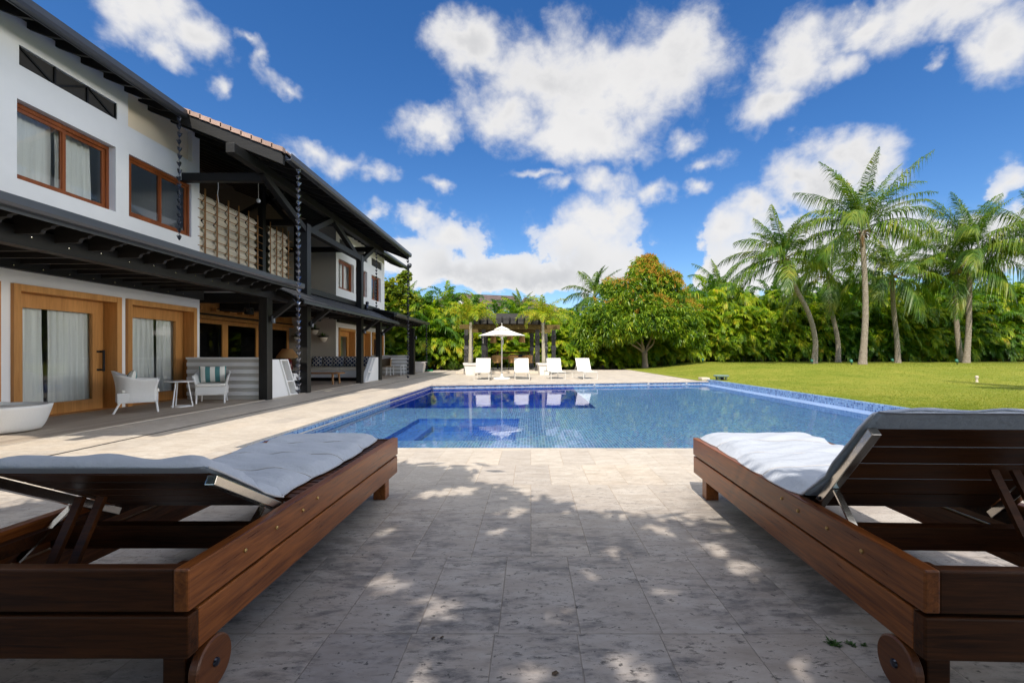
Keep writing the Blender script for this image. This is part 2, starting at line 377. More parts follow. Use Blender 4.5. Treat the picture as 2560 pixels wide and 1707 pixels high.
def mk_water():
    m = N('pool_water'); v = m.obj((1, 1, 1)); h = m.math('ADD', m.noise(v, 1.6, 3, .5, .3), m.math('MULTIPLY', m.noise(v, 7.0, 2, .5), .12))
    b = m.bump(h, .055, .05)
    gl = m.n('ShaderNodeBsdfGlossy'); gl.inputs['Roughness'].default_value = .012; m.l(b, gl.inputs['Normal']); gl.inputs[0].default_value = (.95, .97, 1, 1)
    tr = m.n('ShaderNodeBsdfTransparent'); tr.inputs[0].default_value = (.80, .93, .99, 1)
    fr = m.n('ShaderNodeFresnel'); fr.inputs['IOR'].default_value = 1.33; m.l(b, fr.inputs['Normal'])
    mx = m.n('ShaderNodeMixShader'); m.l(m.math('MULTIPLY_ADD', m.math('SQRT', fr.outputs[0]), .46, .01), mx.inputs[0]); m.l(tr.outputs[0], mx.inputs[1]); m.l(gl.outputs[0], mx.inputs[2])
    return m.done(mx.outputs[0])
M['water'] = mk_water()
def mk_glass(name, tint=(.86, .90, .90), k=1.0, base=.05):
    m = N(name); gl = m.n('ShaderNodeBsdfGlossy'); gl.inputs['Roughness'].default_value = .0; gl.inputs[0].default_value = (.95, .97, 1, 1)
    b = m.bump(m.noise(m.obj(), .9, 2, .4), .02, .05); m.l(b, gl.inputs['Normal'])
    tr = m.n('ShaderNodeBsdfTransparent'); tr.inputs[0].default_value = tint + (1,)
    fr = m.n('ShaderNodeFresnel'); fr.inputs['IOR'].default_value = 1.5
    mx = m.n('ShaderNodeMixShader'); m.l(m.math('MULTIPLY_ADD', fr.outputs[0], k, base, clamp=True), mx.inputs[0]); m.l(tr.outputs[0], mx.inputs[1]); m.l(gl.outputs[0], mx.inputs[2])
    return m.done(mx.outputs[0])
M['glass'] = mk_glass('window_glass', (.92, .95, .95), .85, .02)
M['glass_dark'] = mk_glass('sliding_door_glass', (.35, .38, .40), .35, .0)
M['plaster'] = simple('white_plaster', (.84, .835, .825), .85, 0, .06, 2.2, .12, .2)
M['greige'] = simple('greige_plaster', (.56, .505, .44), .85, 0, .06, 2.0, .12, .2)
M['cream'] = simple('sunlit_cream_plaster', (.92, .78, .57), .85, 0, .08, 1.5, .1, .2)  # warm sunlight on the recessed gable wall put into its colour
M['timber'] = wood('dark_stained_timber', (.005, .0048, .0046), (.019, .018, .0165), 1, 1.0, .5, 1.0, .12)
M['timber_x'] = wood('dark_stained_joist', (.005, .0046, .0042), (.018, .0165, .015), 0, 1.0, .55, 1.0, .12)
M['timber_z'] = wood('dark_stained_post', (.005, .0048, .0046), (.020, .0195, .0185), 2, 1.0, .42, 1.0, .1)
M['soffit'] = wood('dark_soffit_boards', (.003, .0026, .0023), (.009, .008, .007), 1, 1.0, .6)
M['winwood'] = wood('red_brown_window_wood', (.15, .036, .009), (.34, .095, .022), 2, .8, .4, .9)
M['doorwood'] = wood('honey_door_wood', (.34, .145, .034), (.64, .31, .095), 2, .8, .42, .9)
M['deckwood'] = simple('weathered_deck_boards', (.36, .295, .23), .7, 0, .25, 3, .2, .3, (6, .8, 1), .12)
M['gutter'] = simple('grey_gutter_metal', (.085, .09, .10), .35, .55, .1, 3, 0)
M['tile_dark'] = simple('grey_roof_tile', (.045, .047, .052), .55, 0, .25, 9, .2, .4, (1, 1, 1), .15)
M['tile_pink'] = simple('terracotta_tile', (.42, .285, .225), .8, 0, .3, 5, .3, .3, (1, 1, 1), .15)
M['curtain'] = simple('linen_curtain', (.82, .81, .76), .9, 0, .12, 40, 0, .1, (1, 1, .05))
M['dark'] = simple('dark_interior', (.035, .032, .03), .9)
M['interior'] = simple('interior_plaster', (.30, .28, .25), .9)
M['stripe_dark'] = None
del M['stripe_dark']
M['lounger_w'] = wood('oiled_wheel_wood', (.04, .011, .004), (.17, .056, .017), 1, 1.6, .38, 1.0, .1, .25)
M['lounger_x'] = wood('dark_lounger_wood', (.014, .005, .002), (.095, .030, .008), 0, 1.9, .42, 1.0, .18, .25, .15)
M['chrome'] = simple('brushed_steel', (.62, .58, .52), .2, 1.0, .08, 8, .05)
M['brass'] = simple('brass_bolt', (.45, .30, .12), .35, 1.0, .1, 10)
M['cushion'] = simple('pale_grey_canvas', (.41, .44, .50), .9, 0, .07, 7, .7, .15, (1, 1.6, 1))
M['white'] = simple('white_paint', (.80, .80, .79), .4, 0, .04, 4, .05)
M['sling'] = simple('white_sling', (.74, .73, .71), .7, 0, .03, 20, .1, .3)
M['alu'] = simple('painted_alu_frame', (.66, .63, .57), .35, .1, .04, 5)
M['canvas'] = simple('cream_canvas', (.80, .77, .70), .85, 0, .05, 5, .2, .2)
M['planter'] = simple('white_planter', (.78, .75, .70), .7, 0, .08, 6, .15, .3)
M['wicker'] = simple('white_wicker', (.74, .73, .70), .6, 0, .08, 60, .5, .4)
M['rattan'] = simple('tan_rattan', (.42, .24, .085), .6, 0, .25, 30, .4, .3, (1, 1, .3))
M['rope'] = simple('brown_rope_weave', (.24, .17, .10), .8, 0, .25, 40, .4, .2)
M['bamboo'] = simple('bamboo_cane', (.30, .135, .030), .45, 0, .22, 12, .1)
M['screen'] = simple('beige_screen_fabric', (.74, .67, .55), .9, 0, .06, 9, .2, .1)
M['charred'] = wood('weathered_black_timber', (.018, .017, .017), (.12, .112, .105), 2, 1.2, .7, 1.1, .2, .5)
M['charred_x'] = wood('weathered_black_beam', (.016, .015, .015), (.095, .09, .085), 0, 1.2, .7, 1.1, .2, .5)
M['moss'] = simple('mossy_beam', (.13, .095, .035), .95, 0, .6, 14, .6, .1)
M['black'] = simple('black_metal', (.018, .018, .02), .4, .6, .1, 6)
M['bronze'] = simple('dark_bronze', (.05, .055, .075), .28, .9, .2, 10)
M['teak'] = wood('teak_table', (.25, .115, .040), (.42, .22, .085), 0, 1.0, .45)
M['lampred'] = simple('oxblood_ceramic', (.085, .010, .008), .15, 0, .2, 6)
M['soil'] = simple('soil', (.06, .04, .025), .95, 0, .4, 20, .6)
M['greenmetal'] = simple('green_fixture', (.03, .16, .10), .45, 0, .15, 10)
M['sage'] = simple('sage_fixture', (.17, .24, .19), .5, 0, .1, 10)
M['hose'] = simple('green_hose', (.01, .28, .10), .35, 0, .1, 10)
M['stone'] = simple('pale_limestone', (.62, .54, .44), .8, 0, .12, 9, .3, .3)
M['trunk'] = None
def mk_trunk():
    m = N('coconut_trunk'); t = m.n('ShaderNodeTexCoord'); sp = m.n('ShaderNodeSeparateXYZ'); m.l(t.outputs['Object'], sp.inputs[0])
    nz = m.noise(m.obj((3, 3, 1)), 2.4, 5, .6); z = m.math('ADD', sp.outputs[2], m.math('MULTIPLY', nz, .10))
    ring = m.math('FRACT', m.math('MULTIPLY', z, 8.5)); rg = m.step(m.math('ABSOLUTE', m.math('SUBTRACT', ring, .5)), .30, .5)
    c = m.ramp(m.noise(m.obj((6, 6, 2)), 3, 6, .65), [(.3, (.19, .15, .115)), (.55, (.34, .285, .225)), (.8, (.46, .40, .33))])
    c = m.mix(m.math('MULTIPLY', rg, .6), c, (.11, .085, .062))
    return m.done(m.pbsdf(c, .85, 0, m.bump(rg, .6, -.02), .2))
M['trunk'] = mk_trunk()
M['bark'] = simple('tree_bark', (.27, .20, .14), .9, 0, .35, 7, .6, .2, (1, 1, .35))
M['palestem'] = simple('pale_palm_stem', (.40, .36, .27), .8, 0, .25, 6, .3, .2, (1, 1, 3))
M['husk'] = simple('palm_husk_fibre', (.20, .125, .06), .9, 0, .4, 16, .6, .1)
M['coco'] = leafmat('coconut_leaf', [(.018, .058, .006), (.042, .110, .010), (.095, .180, .014), (.20, .255, .022), (.36, .32, .04)], .35, .40, .4, .9, .45)
M['areca'] = leafmat('areca_leaf', [(.014, .048, .004), (.055, .145, .008), (.15, .265, .012), (.30, .40, .016), (.50, .49, .03), (.58, .36, .03)], .48, .42, .35, 1.3, .35)
M['areca_dk'] = leafmat('deep_green_palm_leaf', [(.014, .052, .006), (.046, .130, .011), (.11, .23, .014), (.23, .35, .020)], .42, .40, .4, 1.3, .35)
M['foxtail'] = leafmat('foxtail_leaf', [(.09, .18, .012), (.19, .30, .020), (.32, .40, .030), (.48, .46, .040), (.58, .40, .03)], .45, .42, .4)
M['mango'] = leafmat('mango_leaf', [(.028, .080, .008), (.080, .175, .012), (.18, .29, .018), (.31, .41, .026), (.47, .48, .035)], .40, .36, .4)
M['blossom'] = leafmat('mango_blossom', [(.46, .20, .03), (.56, .30, .05), (.52, .38, .08)], .35, .7, .1)
M['grape'] = leafmat('broad_leaf', [(.05, .095, .010), (.13, .20, .016), (.26, .30, .022), (.40, .36, .03)], .35, .35, .5)
M['shade'] = leafmat('almond_leaf', [(.03, .07, .01), (.06, .12, .015), (.10, .17, .02)], .2)
M['yucca'] = leafmat('strap_leaf', [(.03, .07, .012), (.07, .13, .02), (.15, .19, .03)], .25)
M['weed'] = leafmat('weed_leaf', [(.02, .06, .008), (.04, .10, .012)], .2)
def mk_lawn():
    m = N('lawn'); v = m.obj(); a = m.noise(v, .35, 5, .6); b = m.noise(v, 2.2, 6, .65, .4); c3 = m.noise(m.obj((1, .45, 1)), 34, 4, .7)
    f = m.math('ADD', m.math('MULTIPLY', a, .45), m.math('MULTIPLY_ADD', b, .45, m.math('MULTIPLY_ADD', c3, .3, -.10)))
    c = m.ramp(f, [(.28, (.085, .135, .012)), (.45, (.17, .205, .022)), (.60, (.26, .255, .040)), (.8, (.38, .31, .085))])
    c = m.mix(m.math('MULTIPLY', m.step(c3, .55, .72), .35), c, (.08, .11, .015))
    return m.done(m.pbsdf(c, .9, 0, m.bump(c3, .45, .02), .1))
M['lawn'] = mk_lawn()
M['grass'] = leafmat('grass_blade', [(.085, .14, .010), (.155, .205, .016), (.24, .25, .028), (.33, .29, .06)], .3, .6, .2)
M['mulch'] = simple('leaf_mulch', (.09, .058, .032), .95, 0, .5, 12, .6, .1)

# ================================================================== GROUND, PAVING, POOL
PA, PB, PC, PD = (-3.42, 5.16), (7.00, 5.10), (6.92, 17.75), (-3.40, 15.60)      # pool corners
def smooth(t): t = max(0.0, min(1.0, t)); return t*t*(3-2*t)
def gz(x, y): return .40*smooth((y-11)/15)*smooth((x-7.3)/6)
g = MB()                                            # one sheet to the horizon with the pool pit left open
X = [-900, PA[0]-.35, PB[0]+.35, 900]; Yg = [-300, 4.8, 18.1, 1500]
for i in range(3):
    for j in range(3):
        if (i, j) == (1, 1): continue
        g.add([(X[i], Yg[j], -.06), (X[i+1], Yg[j], -.06), (X[i+1], Yg[j+1], -.06), (X[i], Yg[j+1], -.06)], [(0, 1, 2, 3)])
tag(g.build('ground', M['mulch'], fix=False), kind='structure')
p = MB()                                            # travertine terrace around three sides, coping nose over the water
def quad(m, a, b, c, d, z, mi=0): m.add([(a[0], a[1], z), (b[0], b[1], z), (c[0], c[1], z), (d[0], d[1], z)], [(0, 1, 2, 3)], mi)
OUT = [(-6.13, -6), (7.0, -6), (6.60, 30.2), (-6.13, 29.4)]
nose = .03
a_, b_, c_, d_ = (PA[0]+nose, PA[1]+nose), (PB[0], PB[1]+nose), (PC[0], PC[1]-nose), (PD[0]+nose, PD[1]-nose)
quad(p, OUT[0], OUT[1], b_, a_, 0); quad(p, OUT[0], a_, d_, OUT[3], 0); quad(p, d_, c_, OUT[2], OUT[3], 0)
for (q, r) in ((a_, b_), (c_, d_), (d_, a_)):       # coping edge
    p.add([(q[0], q[1], 0), (r[0], r[1], 0), (r[0], r[1], -.035), (q[0], q[1], -.035)], [(0, 1, 2, 3)])
for (q, r, q2, r2) in ((a_, b_, PA, PB), (c_, d_, PC, PD), (d_, a_, PD, PA)):
    p.add([(q[0], q[1], -.035), (r[0], r[1], -.035), (r2[0], r2[1], -.035), (q2[0], q2[1], -.035)], [(0, 1, 2, 3)])
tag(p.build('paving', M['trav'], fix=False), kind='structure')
WZ, SH, DP = -.13, -.25, -.62
DX, DY = 1.58, 11.05                                # deep end: x < DX, y > DY
S0, S1, S2, S3 = -2.28, -.23, 6.92, 9.26            # sunken spa
I0, I1, I2, I3 = -1.88, -.55, 7.25, 8.72
b = MB()
def Q3(pts, mi): b.add(pts, [tuple(range(len(pts)))], mi)
def farY(x): return PD[1] + (PC[1]-PD[1])*(x-PD[0])/(PC[0]-PD[0])
def floor_rect(x0, x1, y0, y1, z, mi): Q3([(x0, y0, z), (x1, y0, z), (x1, y1, z), (x0, y1, z)], mi)
xa, xb = PA[0], PB[0]
floor_rect(xa, xb+.02, 5.08, S2, SH, 0); floor_rect(xa, S0, S2, S3, SH, 0); floor_rect(S1, xb+.02, S2, S3, SH, 0); floor_rect(xa, xb+.02, S3, DY, SH, 0)
Q3([(DX, DY, SH), (xb+.02, DY, SH), (xb+.02, farY(xb+.02), SH), (DX, farY(DX), SH)], 0)
Q3([(xa, DY, DP), (DX, DY, DP), (DX, farY(DX), DP), (xa, farY(xa), DP)], 1)
Q3([(xa, DY, SH), (DX, DY, SH), (DX, DY, DP), (xa, DY, DP)], 1); Q3([(DX, DY, SH), (DX, farY(DX), SH), (DX, farY(DX), DP), (DX, DY, DP)], 1)
def pit(x0, x1, y0, y1, z0, z1, mi):
    for q, r in (((x0, y0), (x1, y0)), ((x1, y0), (x1, y1)), ((x1, y1), (x0, y1)), ((x0, y1), (x0, y0))):
        Q3([(q[0], q[1], z0), (r[0], r[1], z0), (r[0], r[1], z1), (q[0], q[1], z1)], mi)
pit(S0, S1, S2, S3, SH, -.315, 2)
for r in ((S0, S1, S2, I2), (S0, I0, I2, I3), (I1, S1, I2, I3), (S0, S1, I3, S3)): floor_rect(*r, -.315, 2)
pit(I0, I1, I2, I3, -.315, -.41, 2); floor_rect(I0, I1, I2, I3, -.41, 2)
# outer walls: front, far, left; patterned border band at the waterline
def wall2(q, r, z0, z1, mi): Q3([(q[0], q[1], z0), (r[0], r[1], z0), (r[0], r[1], z1), (q[0], q[1], z1)], mi)
wall2(PA, PB, -.035, SH, 0)
fx = lambda x: (x, farY(x))
wall2(fx(xa), fx(xb), -.035, WZ-.004, 3); wall2(fx(xa), fx(DX), WZ-.004, DP, 1); wall2(fx(DX), fx(xb), WZ-.004, SH, 0)
wall2((xa, 5.1), (xa, DY), -.035, WZ-.01, 3); wall2((xa, 5.1), (xa, DY), WZ-.01, SH, 0); wall2((xa, DY), (xa, farY(xa)), -.035, DP, 1)
tag(b.build('pool_basin', [M['mosaic'], M['mosaic_deep'], M['mosaic_spa'], M['mosaic_edge']], fix=False), kind='structure')
w = MB(); w.add([(xa, 5.08, WZ), (xb-.30, 5.08, WZ), (xb-.30, farY(xb-.3), WZ), (xa, farY(xa), WZ)], [(0, 1, 2, 3)])
tag(w.build('water', M['water'], fix=False), kind='structure')
s = MB(); s.box(xa+.002, xa+.008, 5.2, farY(xa)-.01, WZ+.006, WZ+.026)          # pale line just above the water
s.add([(xa+.01, farY(xa)-.004, WZ+.003), (xb-.35, farY(xb-.35)-.004, WZ+.003), (xb-.35, farY(xb-.35)-.004, WZ+.018), (xa+.01, farY(xa)-.004, WZ+.018)], [(0, 1, 2, 3)])
tag(s.build('pool_waterline', M['stone'], fix=False), kind='structure')
lw = MB(); lw.box(xb-.02, xb+.13, 4.6, 18.05, -.5, .052); lw.box(xb+.131, xb+.33, 4.6, 18.05, -.5, .022)                        # mosaic kerb along the lawn and its overflow ledge
lg = thing('pool_kerb_wall', 'low blue mosaic wall with a pale tiled ledge along the lawn side of the pool', 'wall', (xb, 11, 0))
lw.build('kerb', M['mosaic_edge'], lg, (xb, 11, 0), .012)
l2 = MB(); l2.box(xb-.42, xb-.021, 5.101, farY(xb-.2)-.1, -.5, -.118); l2.build('ledge', M['mosaic_ledge'], lg, (xb, 11, 0))
for (jx, jy) in ((2.35, None), (4.45, None), (6.0, None)):                       # wall inlets in the far border
    y = farY(jx)-.012
    it = tag(MB().lathe([(.0, -.012), (.033, -.012), (.033, 0), (.0, 0)], (jx, y, -.078), 14, 'y').build('pool_inlet', M['white']), 'round white inlet set in the far tile border of the pool, ' + {2.35: 'nearest the white loungers', 4.45: 'between two others', 6.0: 'nearest the lawn corner'}[jx], 'pool inlet', 'inlets in the far pool border')
    c = MB().lathe([(0, -.016), (.014, -.016), (.014, -.0125), (0, -.0125)], (jx, y, -.078), 10, 'y').build('inlet_hole', M['black'], it)
sl = MB(); sl.box(-5.06, -5.03, 1, 28.5, .001, .0042); tag(sl.build('drain_slot', M['black']), kind='structure')
dk = MB()                                           # porch floor: boards running along the house
nb = 26; x0 = -9.99; wd = (9.99-6.14)/nb
for k in range(nb): dk.box(x0+k*wd, x0+(k+1)*wd-.006, -2, 26.5, -.05, .006)
tag(dk.build('deck', M['deckwood']), kind='structure')
st = MB(); st.box(-6.14, -6.132, -2, 28, -.05, .008); tag(st.build('deck_edge', M['stone']), kind='structure')
# lawn terrain
nx, ny = 60, 60; xs = np.concatenate([np.linspace(7.3, 16, 30), np.linspace(17, 90, 30)]); ys = np.concatenate([np.linspace(-6, 30, 40), np.linspace(32, 90, 20)])
V = np.array([(x, y, gz(x, y) + .02) for x in xs for y in ys]); Qd = [(i*ny+j, (i+1)*ny+j, (i+1)*ny+j+1, i*ny+j+1) for i in range(nx-1) for j in range(ny-1)]
tag(npmesh('lawn', V, Qd, M['lawn'], smooth=True), kind='structure')
# strip of lawn between the terrace and the hedge
V = np.array([(6.62, 18.06, .012), (7.31, 18.06, .012), (7.31, 33, .015), (6.5, 33, .012)])
tag(npmesh('lawn_strip', V, [(0, 1, 2, 3)], M['lawn']), kind='structure')
rng = np.random.default_rng(7)
n = 90000
gy = 7.5 + 27*rng.random(n)**1.7; gx = 7.32 + (gy*1.12-7.0)*rng.random(n); 
k = gx < gy*1.12; gx, gy = gx[k], gy[k]; n = len(gx)
gh = np.array([gz(x, y) for x, y in zip(gx, gy)]) + .015
hh = .014 + .016*rng.random(n); an = rng.random(n)*6.283; wdt = .003 + gy*.00030; lean = .03*rng.standard_normal((n, 2))
V = np.empty((n, 3, 3)); V[:, 0] = np.stack([gx-np.cos(an)*wdt, gy-np.sin(an)*wdt, gh], 1); V[:, 1] = np.stack([gx+np.cos(an)*wdt, gy+np.sin(an)*wdt, gh], 1)
V[:, 2] = np.stack([gx+lean[:, 0], gy+lean[:, 1], gh+hh], 1)
tag(npmesh('grass', V.reshape(-1, 3), np.arange(3*n).reshape(-1, 3), M['grass']), 'short sunlit grass of the lawn beside the pool', 'grass', kind='stuff')

# ================================================================== HOUSE
WX = -8.15
HO = (WX, 11.0, 0.0)
house = thing('house', 'white two-storey villa with dark timber porches along the left side of the pool', 'house', HO)
def hb(mb, name, mat, parent=None, bevel=0, **k): return mb.build(name, mat, parent or house, HO, bevel, **k)
def wall_holes(y0, y1, z0, z1, holes, x=WX, t=.28):
    """wall in the plane X=x facing +X with rectangular holes (ya, yb, za, zb) and their reveals"""
    m = MB(); ysx = sorted({y0, y1, *[h[0] for h in holes], *[h[1] for h in holes]}); zs = sorted({z0, z1, *[h[2] for h in holes], *[h[3] for h in holes]})
    inh = lambda y, z: any(h[0] < y < h[1] and h[2] < z < h[3] for h in holes)
    for i in range(len(ysx)-1):
        for j in range(len(zs)-1):
            ya, yb, za, zb = ysx[i], ysx[i+1], zs[j], zs[j+1]
            if inh((ya+yb)/2, (za+zb)/2): continue
            m.add([(x, ya, za), (x, yb, za), (x, yb, zb), (x, ya, zb)], [(0, 1, 2, 3)]); m.add([(x-t, ya, za), (x-t, ya, zb), (x-t, yb, zb), (x-t, yb, za)], [(0, 1, 2, 3)])
    for (ya, yb, za, zb) in holes + [(y0, y1, z0, z1)]:
        for q, r in (((ya, za), (yb, za)), ((yb, za), (yb, zb)), ((yb, zb), (ya, zb)), ((ya, zb), (ya, za))):
            m.add([(x, *q), (x-t, *q), (x-t, *r), (x, *r)], [(0, 1, 2, 3)])
    return m
W1, W2, VT, NT = (7.22, 8.94, 3.85, 5.12), (9.23, 10.93, 3.86, 5.12), (7.25, 8.97, 5.67, 5.99), (9.21, 10.96, 5.67, 6.419)
D1, D2 = (7.13, 9.02, -.04, 2.18), (9.15, 11.05, -.04, 2.18)
D0 = (5.05, 6.96, -.04, 2.18); W0 = (5.0, 6.8, 3.85, 5.12)
hb(wall_holes(1.0, 11.2, -.05, 6.42, [W0, W1, W2, VT, NT, D0, D1, D2]), 'wall', M['plaster'], fix=False)
EA, EB, EC = (19.30, 20.98, 3.85, 5.12), (21.2, 22.68, 3.85, 5.12), (23.3, 24.75, 3.85, 5.12)
FA, FB, FC = (19.28, 21.05, -.04, 2.18), (21.35, 23.05, -.04, 2.18), (23.35, 25.1, -.04, 2.18)
hb(wall_holes(19.05, 25.35, -.05, 6.42, [EA, EB, EC, FA, FB, FC, (21.15, 22.7, 5.6, 6.0), (23.3, 24.9, 5.6, 6.0), (19.4, 20.9, 5.6, 6.0)]), 'wall', M['plaster'], fix=False)
# end walls and inner walls
for ya, yb in ((10.95, 11.2), (25.07, 25.35), (1.0, 1.28)): m = MB(); m.box(-14, WX-.281, ya, yb, -.05, 6.40); hb(m, 'wall', M['plaster'])
m = MB(); m.box(-10.2, WX-.281, 19.05, 19.33, -.05, 6.40); m.box(WX-.281, WX-.001, 19.046, 19.049, -.05, 6.40); hb(m, 'wall', M['greige'])
m = MB(); m.box(-12.2, -12.0, 1.3, 10.9, 0, 6.4); m.box(-12.2, -12.0, 11.2, 25, 2.9, 6.6); m.box(-12.0, WX-.29, 1.3, 10.9, 2.75, 2.85); m.box(-12.0, WX-.29, 19.4, 25, 2.75, 2.85); m.box(-12.0, WX-.29, 1.3, 10.9, .0, .01); m.box(-12.2, -12., 19.4, 25, 0, 2.7)
hb(m, 'inner_wall', M['interior'])
m = MB(); m.box(WX-.40, WX-.10, 9.212, 10.958, 5.60, 6.45); hb(m, 'gable_infill', M['cream'])
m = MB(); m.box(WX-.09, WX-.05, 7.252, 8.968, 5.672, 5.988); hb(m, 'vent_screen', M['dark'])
m = MB()
for k in range(3):
    ya = VT[0] + (VT[1]-VT[0])*k/3; yb = VT[0] + (VT[1]-VT[0])*(k+1)/3
    m.bar((WX-.03, ya, VT[3 - k % 2]), (WX-.03, yb, VT[2 + k % 2]), .03, .02, (1, 0, 0)); m.bar((WX-.03, yb, VT[2]), (WX-.03, yb, VT[3]), .03, .02, (1, 0, 0))
hb(m, 'vent_brace', M['black'])
for (ya, yb) in ((21.15, 22.7), (23.3, 24.9), (19.4, 20.9)):
    m = MB(); m.box(WX-.09, WX-.05, ya+.002, yb-.002, 5.602, 5.998); hb(m, 'vent_screen', M['dark'])
# windows
def rect_frame(m, x0, x1, y0, y1, z0, z1, w, wt=None, wb=None):
    wt = wt or w; wb = wb or w
    m.box(x0, x1, y0, y0+w, z0, z1); m.box(x0, x1, y1-w, y1, z0, z1); m.box(x0, x1, y0+w, y1-w, z1-wt, z1); m.box(x0, x1, y0+w, y1-w, z0, z0+wb)
def window(h, depth=.13):
    ya, yb, za, zb = h; x = WX-depth; ym = (ya+yb)/2
    m = MB(); rect_frame(m, x-.07, x, ya+.002, yb-.002, za+.002, zb-.002, .055, .075, .06)
    f = hb(m, 'window', M['winwood'], None, .006)
    for (a, b2, dx) in ((ya+.057, ym+.04, -.012), (ym-.04, yb-.057, -.03)):
        s = MB(); rect_frame(s, x-.035+dx, x+dx+(.0 if dx < -.02 else .0), a, b2, za+.064, zb-.079, .062, .055, .055)
        sash = hb(s, 'sash', M['winwood'], f, .004)
        g = MB(); g.add([(x-.02+dx, a+.06, za+.118), (x-.02+dx, b2-.06, za+.118), (x-.02+dx, b2-.06, zb-.133), (x-.02+dx, a+.06, zb-.133)], [(0, 1, 2, 3)])
        hb(g, 'pane', M['glass'], f, fix=False)
for h in (W0, W1, W2, EA, EB, EC): window(h, .13 if h is not W2 else .045)
def curtain(ya, yb, za, zb, x, label, folds=7, amp=.035, mat='curtain'):
    ny_ = 8*folds; nz_ = 12; rr = random.Random(label); ph = rr.random()*6; V = []
    for j in range(nz_+1):
        t = j/nz_; spread = 1 - .10*math.sin(t*math.pi*.9)*rr.random()
        for i in range(ny_+1):
            s = i/ny_; y = ya+(yb-ya)*s
            V.append((x + amp*(.4+.6*t)*(math.sin(s*folds*6.283+ph)+.4*math.sin(s*folds*13.7+ph*2)), y + .012*math.sin(s*folds*6.283+t*3), zb+(za-zb)*t))
    Qd = [(j*(ny_+1)+i, j*(ny_+1)+i+1, (j+1)*(ny_+1)+i+1, (j+1)*(ny_+1)+i) for j in range(nz_) for i in range(ny_)]
    V = np.array(V); c0 = np.array((x, (ya+yb)/2, za)); o = npmesh('curtain', V-c0, Qd, M[mat], smooth=True); o.location = c0
    return tag(o, label, 'curtain', 'curtains behind the windows and doors')
curtain(7.1, 8.05, 3.8, 5.1, WX-.34, 'sheer pale curtain filling the left pane of the upper window nearest the photo edge', 5, .02)
curtain(8.1, 8.75, 3.8, 5.1, WX-.34, 'pleated pale curtain behind the right pane of the upper window nearest the photo edge', 5, .04)
curtain(7.3, 7.90, .02, 2.05, WX-.33, 'pale linen curtain at the left side of the door with the black handle', 4, .05)
curtain(7.98, 8.85, .02, 2.05, WX-.34, 'wide pale linen curtain filling the right of the door with the black handle', 7, .05)
curtain(9.3, 10.25, .02, 2.05, WX-.33, 'pale linen curtain in the left half of the door behind the armchairs', 7, .045)
curtain(10.3, 10.95, .02, 2.05, WX-.33, 'pale linen curtain in the right half of the door behind the armchairs', 5, .045)
curtain(19.35, 20.1, 3.8, 5.1, WX-.34, 'white curtain in the far upper window beside the dark post', 5, .03)
curtain(20.2, 20.95, 3.8, 5.1, WX-.34, 'white curtain in the right half of the far upper window beside the dark post', 5, .03)
# wooden glass doors
def door(h, handle=True, dark=False):
    ya, yb, za, zb = h; tw = .105
    x = WX-.20
    m = MB(); rect_frame(m, x-.06, x, ya+tw+.022, yb-tw-.022, .012, zb-.115, .22, .235, .20)
    d = hb(m, 'door', M['doorwood'], None, .004)
    f = MB()
    f.box(WX-.27, WX+.055, ya+.002, ya+tw, 0, zb-.002); f.box(WX-.27, WX+.055, yb-tw, yb-.002, 0, zb-.002); f.box(WX-.27, WX+.05, ya+tw+.001, yb-tw-.001, zb-.11, zb-.002)
    f.box(WX-.25, WX+.01, ya+tw+.001, yb-tw-.001, .003, .011)
    hb(f, 'door_frame', M['doorwood'], d, .004)
    g = MB(); g.add([(x-.03, ya+tw+.235, .205), (x-.03, yb-tw-.235, .205), (x-.03, yb-tw-.235, zb-.345), (x-.03, ya+tw+.235, zb-.345)], [(0, 1, 2, 3)])
    hb(g, 'pane', M['glass'], d, fix=False)
    if handle:
        q = MB(); yy = yb-tw-.09
        q.bar((x+.07, yy, .73), (x+.07, yy, 1.14), .03, .03, (1, 0, 0)); 
        for z in (.76, 1.11): q.bar((x, yy, z), (x+.07, yy, z), .045, .035); q.bar((x+.005, yy-.07, z), (x+.005, yy, z), .04, .02, (1, 0, 0))
        hb(q, 'handle', M['black'], d, .003)
door(D0); door(D1); door(D2, False); door(FA, False); door(FB, False); door(FC, False)
# living-room sliding doors at the back of the porch
BX = -10.0
m = MB(); m.box(BX-.25, BX, 11.21, 19.04, 2.14, 2.75); m.box(BX, BX+.10, 11.21, 19.04, 2.14, 2.24); m.box(BX, BX+.05, 11.21, 19.04, 2.32, 2.36)
hb(m, 'lintel', M['doorwood'], None, .004)
for k in range(11): y = 11.6+k*.65; hb(MB().box(BX+.001, BX+.18, y, y+.07, 2.40, 2.50), 'bracket', M['doorwood'])
m = MB(); m.box(BX+.002, BX+.06, 11.21, 19.04, 2.26, 2.305); hb(m, 'track', M['timber'])
for k, (a, b2) in enumerate(((11.25, 13.1), (13.1, 15.0), (15.05, 16.9), (16.95, 18.95))):
    m = MB(); rect_frame(m, BX-.16+.05*(k % 2), BX-.11+.05*(k % 2), a, b2, .0, 2.135, .15, .12, .16)
    d = hb(m, 'sliding_door', M['doorwood'], None, .004)
    g = MB(); xx = BX-.14+.05*(k % 2); g.add([(xx, a+.14, .15), (xx, b2-.14, .15), (xx, b2-.14, 2.02), (xx, a+.14, 2.02)], [(0, 1, 2, 3)]); hb(g, 'pane', M['glass_dark'], d, fix=False)
m = MB(); m.box(-13.2, -13, 11.2, 19, 0, 2.75); m.box(-13, -10.3, 11.2, 19, -.02, 0.0); m.box(-13, -10.3, 11.2, 19, 2.6, 2.7); m.box(-13.2, -10.26, 19.0, 19.1, 0, 2.75); m.box(-13.2, -10.26, 11.1, 11.2, 0, 2.75); hb(m, 'inner_wall', M['dark'])
